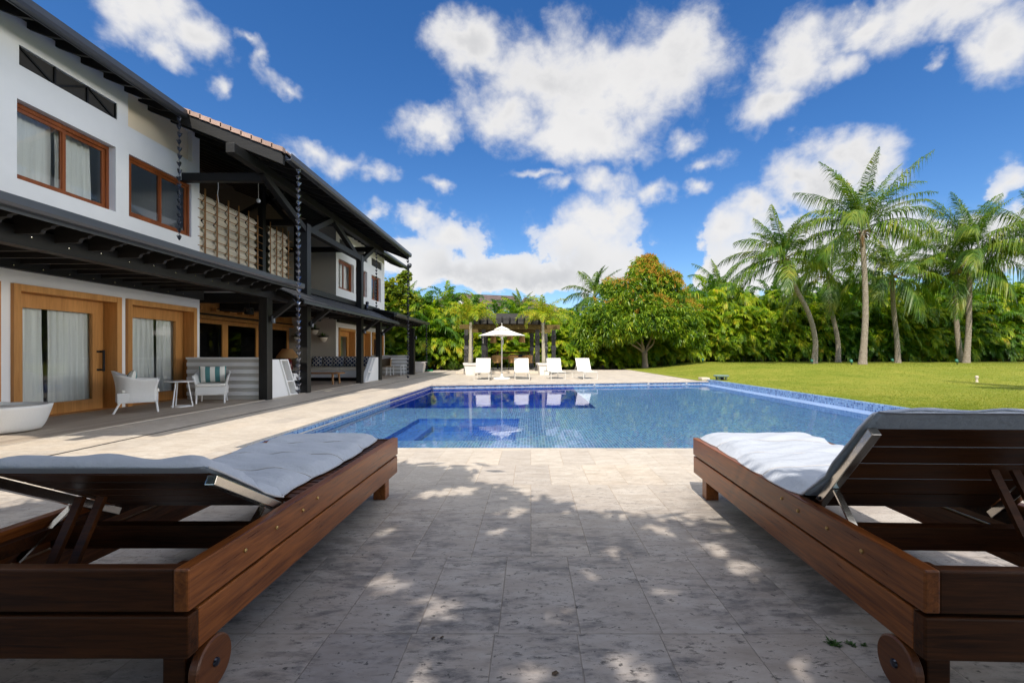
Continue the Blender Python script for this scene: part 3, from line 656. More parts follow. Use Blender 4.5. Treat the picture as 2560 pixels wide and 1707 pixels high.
# upper balcony floor / porch ceiling
m = MB(); m.box(-11.9, -6.3, 11.25, 19.0, 2.80, 2.95); hb(m, 'balcony_floor', M['timber'])
m = MB()
for k in range(16): m.box(-9.95, -6.32, 11.26+k*.48, 11.26+k*.48+.465, 2.70, 2.74)
hb(m, 'ceiling', M['white'])
for y in (12.2, 14.6, 17.0):
    m = MB(); m.box(-9.98, -6.29, y, y+.16, 2.44, 2.698); hb(m, 'ceiling_beam', M['timber_x'])
# posts
def post(y, top, w=.2, x=-6.08, d=.22):
    m = MB(); m.box(x-w, x, y, y+d, 0, top); return hb(m, 'post', M['timber_z'], None, .012)
post(10.5, 2.36); post(12.38, 4.62); post(16.35, 4.62); post(18.4, 2.36); post(23.1, 2.36, .26, -5.93, .26)
m = MB(); m.box(-6.285, -6.075, 12.36, 16.6, 4.43, 4.62) if False else None
m = MB(); m.box(-6.27, -6.09, 12.601, 16.349, 4.42, 4.60); hb(m, 'beam', M['timber'], None, .01)
m = MB(); m.box(-6.27, -6.09, 3.8, 10.72, 2.362, 2.59); m.box(-6.27, -6.09, 10.72, 12.379, 2.362, 2.59); m.box(-6.27, -6.09, 12.601, 16.349, 2.362, 2.59); m.box(-6.27, -6.09, 16.571, 18.35, 2.362, 2.59); hb(m, 'beam', M['timber'], None, .01)
m = MB(); m.box(-6.27, -6.07, 18.35, 23.37, 2.362, 2.59); hb(m, 'beam', M['timber'], None, .01)
m = MB(); m.box(WX+.002, WX+.12, 1, 11.19, 2.39, 2.66); hb(m, 'wall_beam', M['timber'], None, .008)
m = MB(); m.box(WX+.002, WX+.12, 19.1, 25.3, 2.39, 2.66); hb(m, 'wall_beam', M['timber'], None, .008)
bh = None
for (x, y, z) in [(WX+.121, 6.2+k*.43, 2.45) for k in range(11)] + [(-6.089, 4.2+k*.45, 2.46+.03*(k % 2)) for k in range(14)]:
    if bh is None: bh = MB().lathe([(0, 0), (.013, 0), (.013, .01), (0, .012)], (0, 0, 0), 8, 'x').build('bolt_head', M['chrome'], house); o = bh
    else: o = bh.copy(); COL.objects.link(o)
    o.location = (x-HO[0], y-HO[1], z)
# lower porch roofs: level rafters with ogee ends, sloped deck, square gutter
def porch_roof(y0, y1, first):
    m = MB(); xs0, zs0, xs1, zs1 = WX+.003, 3.16, -5.47, 2.66
    m.prism([(xs0, zs0), (xs1, zs1), (xs1, zs1+.05), (xs0, zs0+.05)], 'y', y0, y1)
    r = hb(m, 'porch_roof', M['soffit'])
    t = MB(); n_ = int((y1-y0)/.36)
    for k in range(n_):
        a = y0+(y1-y0)*k/n_
        t.prism([(xs0, zs0+.052), (xs1-.02, zs1+.052), (xs1-.02, zs1+.075+.015*(k % 2)), (xs0, zs0+.075+.015*(k % 2))], 'y', a, a+(y1-y0)/n_-.004)
    hb(t, 'roof_tiles', M['tile_dark'], r)
    q = MB(); q.prism([(-5.47, 2.60), (-5.37, 2.60), (-5.345, 2.63), (-5.345, 2.715), (-5.365, 2.715), (-5.365, 2.64), (-5.38, 2.62), (-5.47, 2.62)], 'y', y0-.02, y1+.02); q.prism([(-5.475, 2.56), (-5.46, 2.56), (-5.46, 2.72), (-5.475, 2.72)], 'y', y0-.01, y1+.01)
    hb(q, 'gutter', M['gutter'], r, 0)
    y = first; proto = None
    while y < y1-.05:
        if proto is None:
            m = MB(); pts = [(WX+.004, 2.485), (-5.80, 2.485), (-5.78, 2.50), (-5.765, 2.53), (-5.73, 2.548), (-5.665, 2.553), (-5.65, 2.575), (-5.60, 2.585), (-5.555, 2.61), (-5.48, 2.62), (-5.478, 2.658), (WX+.004, 3.155)]
            m.prism(pts, 'y', y, y+.05); proto = hb(m, 'rafter', M['timber_x'], r); py = y
        else:
            c = proto.copy(); COL.objects.link(c); c.location.y = y-py
        y += .449
porch_roof(3.9, 10.75, 4.02); porch_roof(18.2, 24.1, 18.35)
def awning(y0, y1):
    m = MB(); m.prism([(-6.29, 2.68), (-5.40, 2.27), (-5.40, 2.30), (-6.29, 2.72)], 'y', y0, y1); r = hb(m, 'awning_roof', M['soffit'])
    t = MB(); n_ = 52
    for k in range(n_):
        a = y0+(y1-y0)*k/n_
        for c in range(3):
            xa_, xb_ = -6.28+.29*c, -6.28+.29*(c+1)+.03; za_, zb_ = 2.735-(xa_+6.28)*.46, 2.735-(xb_+6.28)*.46
            t.prism([(xa_, za_-.004), (xb_, zb_+.012), (xb_, zb_+.034), (xa_, za_+.018)], 'y', a, a+(y1-y0)/n_-.006)
    hb(t, 'roof_tiles', M['tile_dark'], r)
    f = MB(); f.prism([(-5.40, 2.265), (-5.37, 2.265), (-5.37, 2.325), (-5.40, 2.325)], 'y', y0, y1); hb(f, 'fascia', M['gutter'], r)
    y = y0+.1; proto = None
    while y < y1:
        if proto is None:
            m = MB(); m.prism([(-6.2, 2.52), (-5.75, 2.33), (-5.73, 2.29), (-5.65, 2.275), (-5.60, 2.30), (-5.55, 2.25), (-5.45, 2.24), (-5.42, 2.272), (-6.2, 2.635)], 'y', y, y+.05); proto = hb(m, 'rafter', M['timber_x'], r); py = y
        else:
            c = proto.copy(); COL.objects.link(c); c.location.y = y-py
        y += .449
awning(10.80, 18.62)
for y in (10.61, 12.49, 16.46, 18.5):              # knee braces under the awning
    m = MB(); m.bar((-6.08, y, 1.86), (-5.50, y, 2.31), .09, .10); hb(m, 'knee_brace', M['timber_x'], None, .006)
# main roof
RS = .40
def rz_(x): return 6.24 + RS*(-7.5-x)
def main_roof(y0, y1, xe, rsp, first, gut=True):
    m = MB(); xr = -13.0
    m.prism([(xr, rz_(xr)), (xe, rz_(xe)), (xe, rz_(xe)+.04), (xr, rz_(xr)+.04)], 'y', y0, y1)
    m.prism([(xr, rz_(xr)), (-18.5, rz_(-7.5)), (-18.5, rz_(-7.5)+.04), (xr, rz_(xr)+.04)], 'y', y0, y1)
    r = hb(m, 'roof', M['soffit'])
    t = MB(); nrow = int((xe-xr)/.33)
    for k in range(nrow):
        xa_ = xr+(xe-xr)*k/nrow; xb_ = xr+(xe-xr)*(k+1)/nrow+.03
        t.prism([(xa_, rz_(xa_)+.043), (xb_, rz_(xb_)+.06), (xb_, rz_(xb_)+.10), (xa_, rz_(xa_)+.075)], 'y', y0, y1)
    hb(t, 'roof_tiles', M['tile_pink'], r)
    q = MB(); z = rz_(xe)
    q.prism([(xe+.002, z-.10), (xe+.10, z-.10), (xe+.13, z-.06), (xe+.13, z+.045), (xe+.11, z+.045), (xe+.11, z-.05), (xe+.09, z-.08), (xe+.002, z-.08)], 'y', y0+.01, y1+.03); q.prism([(xe-.02, z-.115), (xe, z-.115), (xe, z+.05), (xe-.02, z+.05)], 'y', y0+.01, y1)
    hb(q, 'gutter', M['gutter'], r)
    y = first; proto = None
    while y < y1-.05:
        if proto is None:
            m = MB(); dpt = .17; x0_ = -12.9 if xe > -6 else WX-.28
            m.prism([(x0_, rz_(x0_)-.002), (x0_, rz_(x0_)-dpt), (xe-.32, rz_(xe-.32)-dpt), (xe-.10, rz_(xe-.10)-.115), (xe-.022, rz_(xe-.022)-.07), (xe-.022, rz_(xe-.022)-.002)], 'y', y, y+.055); proto = hb(m, 'rafter', M['timber_x'], r); py = y
        else:
            c = proto.copy(); COL.objects.link(c); c.location.y = y-py
        y += rsp
    return r
ra = main_roof(1.0, 9.86, -7.5, .44, 1.2); rb = main_roof(9.88, 19.82, -5.32, .62, 10.42); rc = main_roof(19.84, 27.5, -7.5, .44, 20.1)
m = MB()                                            # barge boards and the verge tiles over them
for y in (9.80, 19.825): m = MB(); m.prism([(-12.9, rz_(-12.9)-.23), (-5.34, rz_(-5.34)-.23), (-5.34, rz_(-5.34)-.06), (-5.4, rz_(-5.4)+.035), (-12.9, rz_(-12.9)+.035)], 'y', y, y+.075); hb(m, 'barge_board', M['timber_x'], rb)
t = MB()
for k in range(30):
    xa_ = -7.55+.22*k
    if xa_ > -5.5: break
    xb_ = xa_+.245; t.prism([(xa_, rz_(xa_)+.02), (xb_, rz_(xb_)+.035), (xb_, rz_(xb_)+.135), (xa_, rz_(xa_)+.115)], 'y', 9.765, 9.879)
hb(t, 'verge_tiles', M['tile_pink'], rb)
m = MB(); m.box(-6.27, -6.09, 9.35, 18.9, 5.20, 5.40); hb(m, 'purlin', M['timber'], None, .01)
m = MB(); m.box(WX-.3, -6.28, 10.62, 10.78, 5.10, 5.29); hb(m, 'tie_beam', M['timber_x'], None, .008)
for y in (14.3, 18.0): m = MB(); m.box(-11.9, -6.28, y, y+.16, 5.10, 5.29); hb(m, 'tie_beam', M['timber_x'], None, .008)
for (y0, y1) in ((12.46, 10.45), (12.52, 14.12), (16.42, 14.25), (16.50, 17.95)):
    m = MB(); m.bar((-6.18, y0, 4.42), (-6.18, y1, 5.22), .15, .15, (0, 0, 1)); hb(m, 'brace', M['timber'], None, .008)
for a, b2 in (((-9.6, 14.38, 5.2), (-7.8, 14.38, 6.2)), ((-7.6, 14.38, 5.2), (-8.6, 14.38, 6.3))): m = MB(); m.bar(a, b2, .12, .14); hb(m, 'brace', M['timber_x'])
for y in (13.84, 15.95): m = MB(); m.box(-8.3, -8.15, y, y+.16, 2.95, 6.2); hb(m, 'balcony_post', M['timber_z'])
m = MB(); m.box(-11.98, -11.9, 11.3, 18.95, 2.96, 6.3); hb(m, 'inner_wall', M['greige'])
for y in (21.0, 22.95, 25.0):
    pass
# ------------------------------------------------------------------ folding fabric screens in bamboo frames
def screen(y0, y1, cols, label, z0=3.50, z1=5.08, rows=7, stubs=True):
    t = thing('folding_screen', label, 'screen', (WX-.12, (y0+y1)/2, z0), 0, 'bamboo screens on the balcony'); off = t.location
    pw = (y1-y0)/cols; m = MB(); hz = (z1-z0)/rows
    for c in range(cols):
        a = y0+c*pw+.025; b2 = y0+(c+1)*pw-.025
        for r_ in range(rows):
            za = z0+r_*hz; zm = za+hz*.5; zb = za+hz-.004; x = WX-.12
            m.add([(x, a, za), (x+.0, b2, za), (x+.085, b2+.012, zm), (x+.085, a-.012, zm), (x, a, zb), (x, b2, zb)], [(0, 1, 2, 3), (3, 2, 5, 4)])
    m.build('fabric_panel', M['screen'], t, off, fix=False)
    f = MB()
    for c in range(cols+1):
        y = y0+c*pw
        for dy in (-.016, .016): f.tube([(WX-.02, y+dy, z0-.1), (WX-.02, y+dy, z1+.12)], .011, 6)
    f.build('upright', M['bamboo'], t, off, smooth=False)
    h = MB()
    for r_ in range(rows):
        z = z0+(r_+.03)*hz; h.tube([(WX+.0, y0+.16, z), (WX+.0, y1+.22, z)], .011, 6)
    h.build('crossbar', M['bamboo'], t, off)
screen(10.98, 13.62, 6, 'wide folded beige fabric screen in a bamboo frame beside the white wall')
screen(14.28, 15.35, 3, 'narrow folded beige fabric screen in a bamboo frame beside the tall dark post')
# ================================================================== THINGS ON THE TERRACE
def stripes(name, axis, freq, a, b, off=0.0):
    m = N(name); t = m.n('ShaderNodeTexCoord'); sp = m.n('ShaderNodeSeparateXYZ'); m.l(t.outputs['Object'], sp.inputs[0])
    f = m.math('GREATER_THAN', m.math('FRACT', m.math('MULTIPLY_ADD', sp.outputs[axis], freq, off)), .5)
    return m.done(m.pbsdf(m.mix(f, a, b), .85, 0, m.bump(m.noise(m.obj(), 60, 2), .15, .003), .15))
M['stripe'] = stripes('teal_and_white_stripes', 0, 5.6, (.75, .73, .66), (.085, .22, .22), .25)
def mk_lattice():
    m = N('navy_lattice'); t = m.n('ShaderNodeTexCoord'); sp = m.n('ShaderNodeSeparateXYZ'); m.l(t.outputs['Object'], sp.inputs[0])
    def ln(sg):
        f = m.math('FRACT', m.math('MULTIPLY', m.math('ADD' if sg > 0 else 'SUBTRACT', sp.outputs[0], sp.outputs[2]), 6.5)); return m.math('ABSOLUTE', m.math('SUBTRACT', f, .5))
    f = m.math('GREATER_THAN', m.math('MAXIMUM', ln(1), ln(-1)), .385)
    return m.done(m.pbsdf(m.mix(f, (.022, .034, .085), (.62, .60, .55)), .9, spec=.1))
M['lattice'] = mk_lattice()
def pillow_mb(w, h, t, n=14):
    m = MB(); V = []
    for sgn in (1, -1):
        for i in range(n+1):
            for j in range(n+1):
                a, b_ = 2*i/n-1, 2*j/n-1; k = (max(0, 1-a*a)*max(0, 1-b_*b_))**.42
                s = 1-.06*(a*a*(1-b_*b_)); s2 = 1-.06*(b_*b_*(1-a*a))
                V.append((a*w/2*s2 if False else a*w/2*(1-.05*(1-b_*b_)*abs(a)), sgn*t/2*k, b_*h/2*(1-.05*(1-a*a)*abs(b_))))
    F_ = []; q = (n+1)**2
    for s in range(2):
        for i in range(n):
            for j in range(n):
                f = (s*q+i*(n+1)+j, s*q+(i+1)*(n+1)+j, s*q+(i+1)*(n+1)+j+1, s*q+i*(n+1)+j+1); F_.append(f if s == 0 else f[::-1])
    return m.add(V, F_)
def pillow(loc, rz, tilt, w, h, t, mat, label, group=None):
    o = pillow_mb(w, h, t).build('pillow', M[mat], smooth=True, fix=False); o.location = loc; o.rotation_euler = (tilt, 0, rz)
    return tag(o, label, 'pillow', group)

# ---------------- two big wooden loungers in front
def lounger(s, root, rz, ang, label):
    L, Wd, T = 2.135, .93, .045
    t = thing('wooden_lounger', label, 'sun lounger', (root[0], root[1], 0), rz, 'wooden loungers on the near terrace')
    X = lambda a: s*a
    def bx(m, xa, xb_, ya, yb, za, zb): m.box(min(X(xa), X(xb_)), max(X(xa), X(xb_)), ya, yb, za, zb)
    for (xa, xb_) in ((0, T), (Wd-T, Wd)):
        m = MB(); bx(m, xa, xb_, 0, L, .302, .43); m.build('side_rail', M['lounger_w2'], t, bevel=.006)
        m = MB(); bx(m, xa+.002, xb_-.002, T+.001, L-.004, .165, .292); m.build('side_rail', M['lounger_w2'], t, bevel=.006)
    m = MB(); bx(m, T+.001, Wd-T-.001, .004, T, .300, .428); m.build('end_rail', M['lounger_x'], t, bevel=.006)
    m = MB(); bx(m, .0, Wd, .0, T, .163, .290); m.build('end_rail', M['lounger_x'], t, bevel=.006)
    m = MB(); bx(m, T+.001, Wd-T-.001, L-T, L, .300, .42); m.build('end_rail', M['lounger_x'], t, bevel=.006)
    m = MB(); bx(m, T+.001, Wd-T-.001, L-T-.002, L-.006, .165, .29); m.build('end_rail', M['lounger_x'], t, bevel=.006)
    for xa in (T+.002, Wd-T-.092):
        m = MB(); bx(m, xa, xa+.09, L-.155, L-.065, 0, .40); m.build('leg', M['lounger_w2'], t, bevel=.006)
        m = MB(); bx(m, xa, xa+.07, .05, .13, .03, .40); m.build('leg', M['lounger_x'], t, bevel=.006)
    for side in (0, 1):
        cx = X(.010 if side == 0 else Wd-.010); m = MB(); sg = -s if side == 0 else s
        pr = [(0, -.016), (.076, -.016), (.0815, -.011), (.0815, .011), (.076, .016), (0, .016)]
        m.lathe(pr, (cx, .110, .082), 40, 'x'); wh = m.build('wheel', M['lounger_w'], t, smooth=False)
        h = MB(); pr = [(0, 0), (.014, 0), (.012, .006), (0, .008)]; h.lathe([(a, b_*sg) for a, b_ in pr], (cx+sg*.0165, .110, .082), 14, 'x'); h.build('hub', M['bronze'], wh)
    m = MB()
    for k in range(22):                               # seat slats
        y = .735+k*.0625
        bx(m, T+.002, Wd-T-.002, y, y+.050, .393, .413)
    m.build('seat_slats', M['lounger_x'], t)
    m = MB()
    for y in (.45, 1.1, 1.7): bx(m, T+.002, Wd-T-.002, y, y+.05, .30, .39)
    bx(m, T+.001, T+.04, T, L-T, .345, .392); bx(m, Wd-T-.04, Wd-T-.001, T, L-T, .345, .392)
    m.build('cross_member', M['lounger_x'], t)
    hy, hz = .70, .385; ca, sa = math.cos(ang), math.sin(ang)
    def bp(d, n_): return (hy-d*ca+n_*sa, hz+d*sa+n_*ca)
    m = MB(); BL = .60
    for k in range(5):
        d0 = .008+k*.109; d1 = d0+.1015; pts = [bp(d0, .0), bp(d1, .0), bp(d1, .022), bp(d0, .022)]
        m.prism([(y, z) for y, z in pts], 'x', X(T+.05), X(Wd-T-.05))
    bk = m.build('backrest', M['lounger_x'], t, bevel=.003)
    for xa in (T+.012, Wd-T-.048):
        m = MB(); m.prism([bp(-.02, -.036), bp(.56, -.036), bp(.56, -.002), bp(-.02, -.002)], 'x', X(xa), X(xa+.034)); br = m.build('bracket', M['chrome'], t, bevel=.003)
        c = MB(); c.lathe([(0, 0), (.009, 0), (.007, .004), (0, .005)], (X(xa) - s*.005, bp(.10, -.018)[0], bp(.10, -.018)[1]), 10, 'x'); c.build('screw', M['black'], br)
        m = MB(); a = bp(.20, -.04); m.bar((X(xa+.02), a[0], a[1]), (X(xa+.02), a[0]-.20, .31), .026, .008, (0, 1, .6)); m.build('strut', M['chrome'], t)
    m = MB(); m.bar((X(.62), bp(.34, -.03)[0], bp(.34, -.03)[1]), (X(.62), .26, .28), .03, .016, (0, 1, .5)); m.bar((X(.70), bp(.34, -.03)[0], bp(.34, -.03)[1]), (X(.70), .26, .28), .03, .016, (0, 1, .5)); m.bar((X(.59), .26, .275), (X(.76), .26, .275), .03, .03); m.build('prop', M['lounger_x'], t)
    m = MB(); m.bar((X(T+.003), .075, .385), (X(Wd-T-.003), .075, .385), .012, .028); m.build('steel_rod', M['chrome'], t)
    m = MB()
    for y, z in ((.27, .37), (.47, .375), (.68, .372), (.82, .383)): m.lathe([(0, 0), (.008, -.0*s), (.0075, -s*.004), (.004, -s*.006), (0, -s*.0062)], (0, y, z), 12, 'x')
    m.build('bolt', M['brass'], t)
    return t, bp
M['lounger_w2'] = wood('oiled_lounger_board', (.070, .017, .004), (.36, .115, .025), 1, 1.8, .31, 1.0, .20, .25)
M['piping'] = simple('grey_piping', (.42, .42, .44), .8, 0, .1, 20)
def cushion(s, tr, x0, W, ang, y_end, back, T_, label, hump=0.0, seed=0, lift=0.0, inset=0.0):
    """padded canvas mattress lying on the slats and up the backrest"""
    hy, hz = .70, .420+lift
    pts = []; n1_, n2_ = 70, 40
    Ls = y_end-hy
    for i in range(n1_): pts.append((y_end-Ls*i/(n1_-1), hz, 0.0))
    ca, sa = math.cos(ang), math.sin(ang)
    for i in range(1, n2_+1): d = back*i/n2_; k = min(1, d/.12); pts.append((hy-d*ca-.022*k*sa, hz+d*sa-.022*k*ca, ang))
    m_ = len(pts); P = np.array(pts)
    for it in range(4): P[1:-1] = .25*P[:-2]+.5*P[1:-1]+.25*P[2:]
    nt = 22; V = []; rr = np.random.default_rng(seed)
    segs = [0, .17, .36, .56, .66] ; tot = Ls+back
    q = np.array([0]+list(np.cumsum(np.full(m_-1, 1)))); sl = np.concatenate([[0], np.cumsum(np.hypot(np.diff(P[:, 0]), np.diff(P[:, 1])))])
    cuts = [0, .36, .72, 1.08, Ls-.02, Ls+.20, tot]; cuts = [c for c in cuts if c < Ls-.03 or c >= Ls-.03]
    ph = rr.random(8)*6.28
    for side in (1, -1):
        for i in range(m_):
            sdist = sl[i]; dd = min(abs(sdist-c) for c in cuts); end = min(sdist, sl[-1]-sdist)
            pinch = min(1, (dd/.09))**.5; fe = min(1, end/.05)**.5
            Nn = np.array((math.sin(P[i, 2]), math.cos(P[i, 2])))
            for j in range(nt+1):
                t = 2*j/nt-1; edge = max(0, 1-abs(t)**9)**.5
                pin = 1-(1-pinch)*(.30+.55*abs(t)**6)
                hgt = T_*edge*fe*pin*(.88+.06*math.sin(sdist*9+ph[0]+t*2)+.06*math.sin(t*7+ph[1]+sdist*3))
                hgt += .007*edge*math.sin(sdist*23+ph[3]+t*3.0)*math.sin(t*5+ph[4]+sdist*2)+.004*edge*math.sin(sdist*61+t*9+ph[5])
                wv = (W/2)*(1+.022*pinch-.03*(1-pinch)) + .012*math.sin(sdist*4+ph[2])
                up = hgt if side > 0 else -.006*edge
                kb = min(1, max(0, (sdist-Ls+.12)/.2)); x = s*(x0+W/2+t*wv - inset*kb*(1-t)/2) + s*.012*math.sin(sdist*2.3+ph[6])
                V.append((x, P[i, 0]+Nn[0]*up, P[i, 1]+Nn[1]*up+.004))
    q = m_*(nt+1); Q = []
    for sd in (0, 1):
        for i in range(m_-1):
            for j in range(nt):
                f = [sd*q+i*(nt+1)+j, sd*q+(i+1)*(nt+1)+j, sd*q+(i+1)*(nt+1)+j+1, sd*q+i*(nt+1)+j+1]
                Q.append(f if (sd == 0) ^ (s < 0) else f[::-1])
    def lid(a, b_):
        Q.append([a[0], a[1], b_[1], b_[0]])
    for j in range(nt): Q.append([j, j+1, q+j+1, q+j]); k = (m_-1)*(nt+1); Q.append([k+j, k+j+1, q+k+j+1, q+k+j])
    for i in range(m_-1): Q.append([i*(nt+1), (i+1)*(nt+1), q+(i+1)*(nt+1), q+i*(nt+1)]); Q.append([i*(nt+1)+nt, (i+1)*(nt+1)+nt, q+(i+1)*(nt+1)+nt, q+i*(nt+1)+nt])
    o = npmesh('lounger_cushion', np.array(V), np.array(Q), M['cushion'], smooth=True)
    o.location = tr.location; o.rotation_euler = tr.rotation_euler
    # piping along the inner edge
    z = MB(); z.tube([V[i*(nt+1)] for i in range(0, m_, 2)], .0045, 6); z.tube([V[i*(nt+1)+nt] for i in range(0, m_, 2)], .0045, 6); 
    for c_ in cuts[1:-1]:
        i = int(np.argmin(np.abs(sl-c_))); z.tube([(V[i*(nt+1)+j][0], V[i*(nt+1)+j][1], V[i*(nt+1)+j][2]+.002) for j in range(0, nt+1)], .0035, 6)
    z.build('piping', M['piping'], o, smooth=True)
    return tag(o, label, 'cushion')
tl, _ = lounger(-1, (-1.018, 1.352), 0.0, R(29), 'dark wooden lounger on wheels at the left, its backrest raised a little')
tr_, _ = lounger(1, (1.165, 1.345), R(-2.0), R(48), 'dark wooden lounger on wheels at the right, its backrest raised steeply')
cl = cushion(-1, tl, .13, .72, R(29), 2.11, .60, .062, 'pale grey cushion in full shade, lying on the left lounger', seed=3, inset=.075)
cr = cushion(1, tr_, .035, .82, R(48), 2.125, .60, .064, 'pale cushion with a sunlit white foot end, lying on the right lounger', seed=5, lift=.008)

# ---------------- white sling loungers beyond the pool
def white_lounger():
    t = thing('white_lounger', '-', 'sun lounger', (0, 0, 0), 0, 'white loungers beyond the pool')
    W = .62; zs = .30
    def u(y0, name):
        m = MB(); e = .028
        for x in (-W/2, W/2-e): m.box(x, x+e, y0, y0+e, .003, zs-.002)
        m.box(-W/2+e, W/2-e, y0, y0+e, .003, .003+e); m.build(name, M['alu'], t)
    u(.03, 'leg_frame'); u(1.72, 'leg_frame')
    m = MB()
    for x in (-W/2, W/2-.03): m.box(x, x+.03, .0, 1.86, zs, zs+.035)
    m.box(-W/2+.03, W/2-.03, 0, .03, zs, zs+.035); m.box(-W/2+.03, W/2-.03, 1.83, 1.86, zs, zs+.035); m.build('seat_frame', M['alu'], t)
    m = MB(); V = []
    m.box(-W/2+.031, W/2-.031, .031, .86, zs+.018, zs+.026); m.build('seat_sling', M['sling'], t)
    m = MB(); a = Vector((0, .86, zs+.03)); b_ = Vector((0, 1.18, .86)); mid = (a+b_)/2 + Vector((0, .03, -.015))
    pts = [a, a*.6+mid*.4, mid, mid*.4+b_*.6, b_]
    for k in range(4):
        p, q = pts[k], pts[k+1]; m.add([(-W/2+.02, p.y, p.z), (W/2-.02, p.y, p.z), (W/2-.02, q.y, q.z), (-W/2+.02, q.y, q.z), (-W/2+.02, p.y+.008, p.z-.004), (W/2-.02, p.y+.008, p.z-.004), (W/2-.02, q.y+.008, q.z-.004), (-W/2+.02, q.y+.008, q.z-.004)], [(0, 1, 2, 3), (4, 7, 6, 5)])
    m.build('back_sling', M['sling'], t, smooth=True)
    m = MB()
    for x in (-W/2+.012, W/2-.012): m.tube([(x, .86, zs+.02), (x, 1.0, .545), (x, 1.19, .865)], .014, 8)
    m.tube([(-W/2+.012, 1.19, .865), (W/2-.012, 1.19, .865)], .012, 8); m.build('back_frame', M['alu'], t)
    m = MB()
    for x in (-W/2+.05, W/2-.05): m.bar((x, 1.10, .70), (x, 1.45, zs+.02), .02, .02)
    m.build('strut', M['alu'], t); return t
wl0 = white_lounger()
spots = [((-1.97, 18.15), R(2), 'white sling lounger left of the parasol, furthest left of the row beyond the pool'), ((-.345, 18.45), R(3), 'white sling lounger just right of the parasol, its backrest half in shadow'),
         ((1.13, 18.65), R(7), 'white sling lounger in front of the right-hand palm planter'), ((2.47, 18.72), R(11), 'white sling lounger standing apart at the right end of the row beyond the pool')]
for i, (xy, a, lb) in enumerate(spots):
    o = wl0 if i == 0 else copy_tree(wl0); o.location = (xy[0], xy[1], .002); o.rotation_euler = (0, 0, a); o['label'] = lb

# ---------------- parasol
t = thing('parasol', 'square cream parasol on a white pole between the white loungers', 'parasol', (-1.23, 19.3, 0), R(-3)); 
m = MB(); m.lathe([(0, 0), (.36, 0), (.36, .035), (.33, .06), (.10, .075), (.05, .10), (.045, .22), (0, .22)], n=32); m.build('base', M['white'], t, smooth=False)
m = MB(); m.lathe([(0, .1), (.026, .1), (.026, 2.22), (.012, 2.26), (.012, 2.36), (0, 2.37)], n=14); m.build('pole', M['alu'], t, smooth=True)
def canopy(r, z0, z1, sag, n=10, lift=0):
    m = MB(); V = []; Q = []
    cor = [Vector((r*math.cos(R(90*k)), r*math.sin(R(90*k)), z0)) for k in range(4)]; top = Vector((0, 0, z1))
    for k in range(4):
        A, B = cor[k], cor[(k+1) % 4]; base = len(V)
        for i in range(n+1):
            s = i/n
            for j in range(n+1):
                p = top.lerp(A.lerp(B, j/n), s); p.z -= sag*math.sin(math.pi*s)*(.35+.65*math.sin(math.pi*j/n)) ; p = p + (Vector((0, 0, 0))-Vector((p.x, p.y, 0)))*.10*s*math.sin(math.pi*j/n); V.append(p)
        Q += [(base+i*(n+1)+j, base+(i+1)*(n+1)+j, base+(i+1)*(n+1)+j+1, base+i*(n+1)+j+1) for i in range(n) for j in range(n)]
    return m.add(V, Q)
m = canopy(1.0, 1.84, 2.20, .045); cn = m.build('canopy', M['canvas'], t, smooth=False, fix=False)
m = canopy(.34, 2.105, 2.25, .015, 6); m.build('vent', M['canvas'], cn, fix=False)
m = MB()
for k in range(4): a = R(90*k); m.bar((0, 0, 2.17), (math.cos(a)*.98, math.sin(a)*.98, 1.825), .02, .02); m.bar((0, 0, 1.75), (math.cos(a)*.5, math.sin(a)*.5, 1.985), .016, .016)
m.build('rib', M['alu'], t)
m = MB(); m.lathe([(0, 1.70), (.05, 1.70), (.05, 1.80), (0, 1.80)], n=12); m.tube([(.03, -.03, 1.7), (.07, -.04, 1.6), (.05, -.03, 1.45), (.03, -.03, 1.55)], .012, 6); m.build('hub', M['white'], t)
m = MB(); m.bar((-.80, -.02, 1.85), (-.795, -.02, 1.50), .03, .006); m.build('tie_strap', M['canvas'], t)

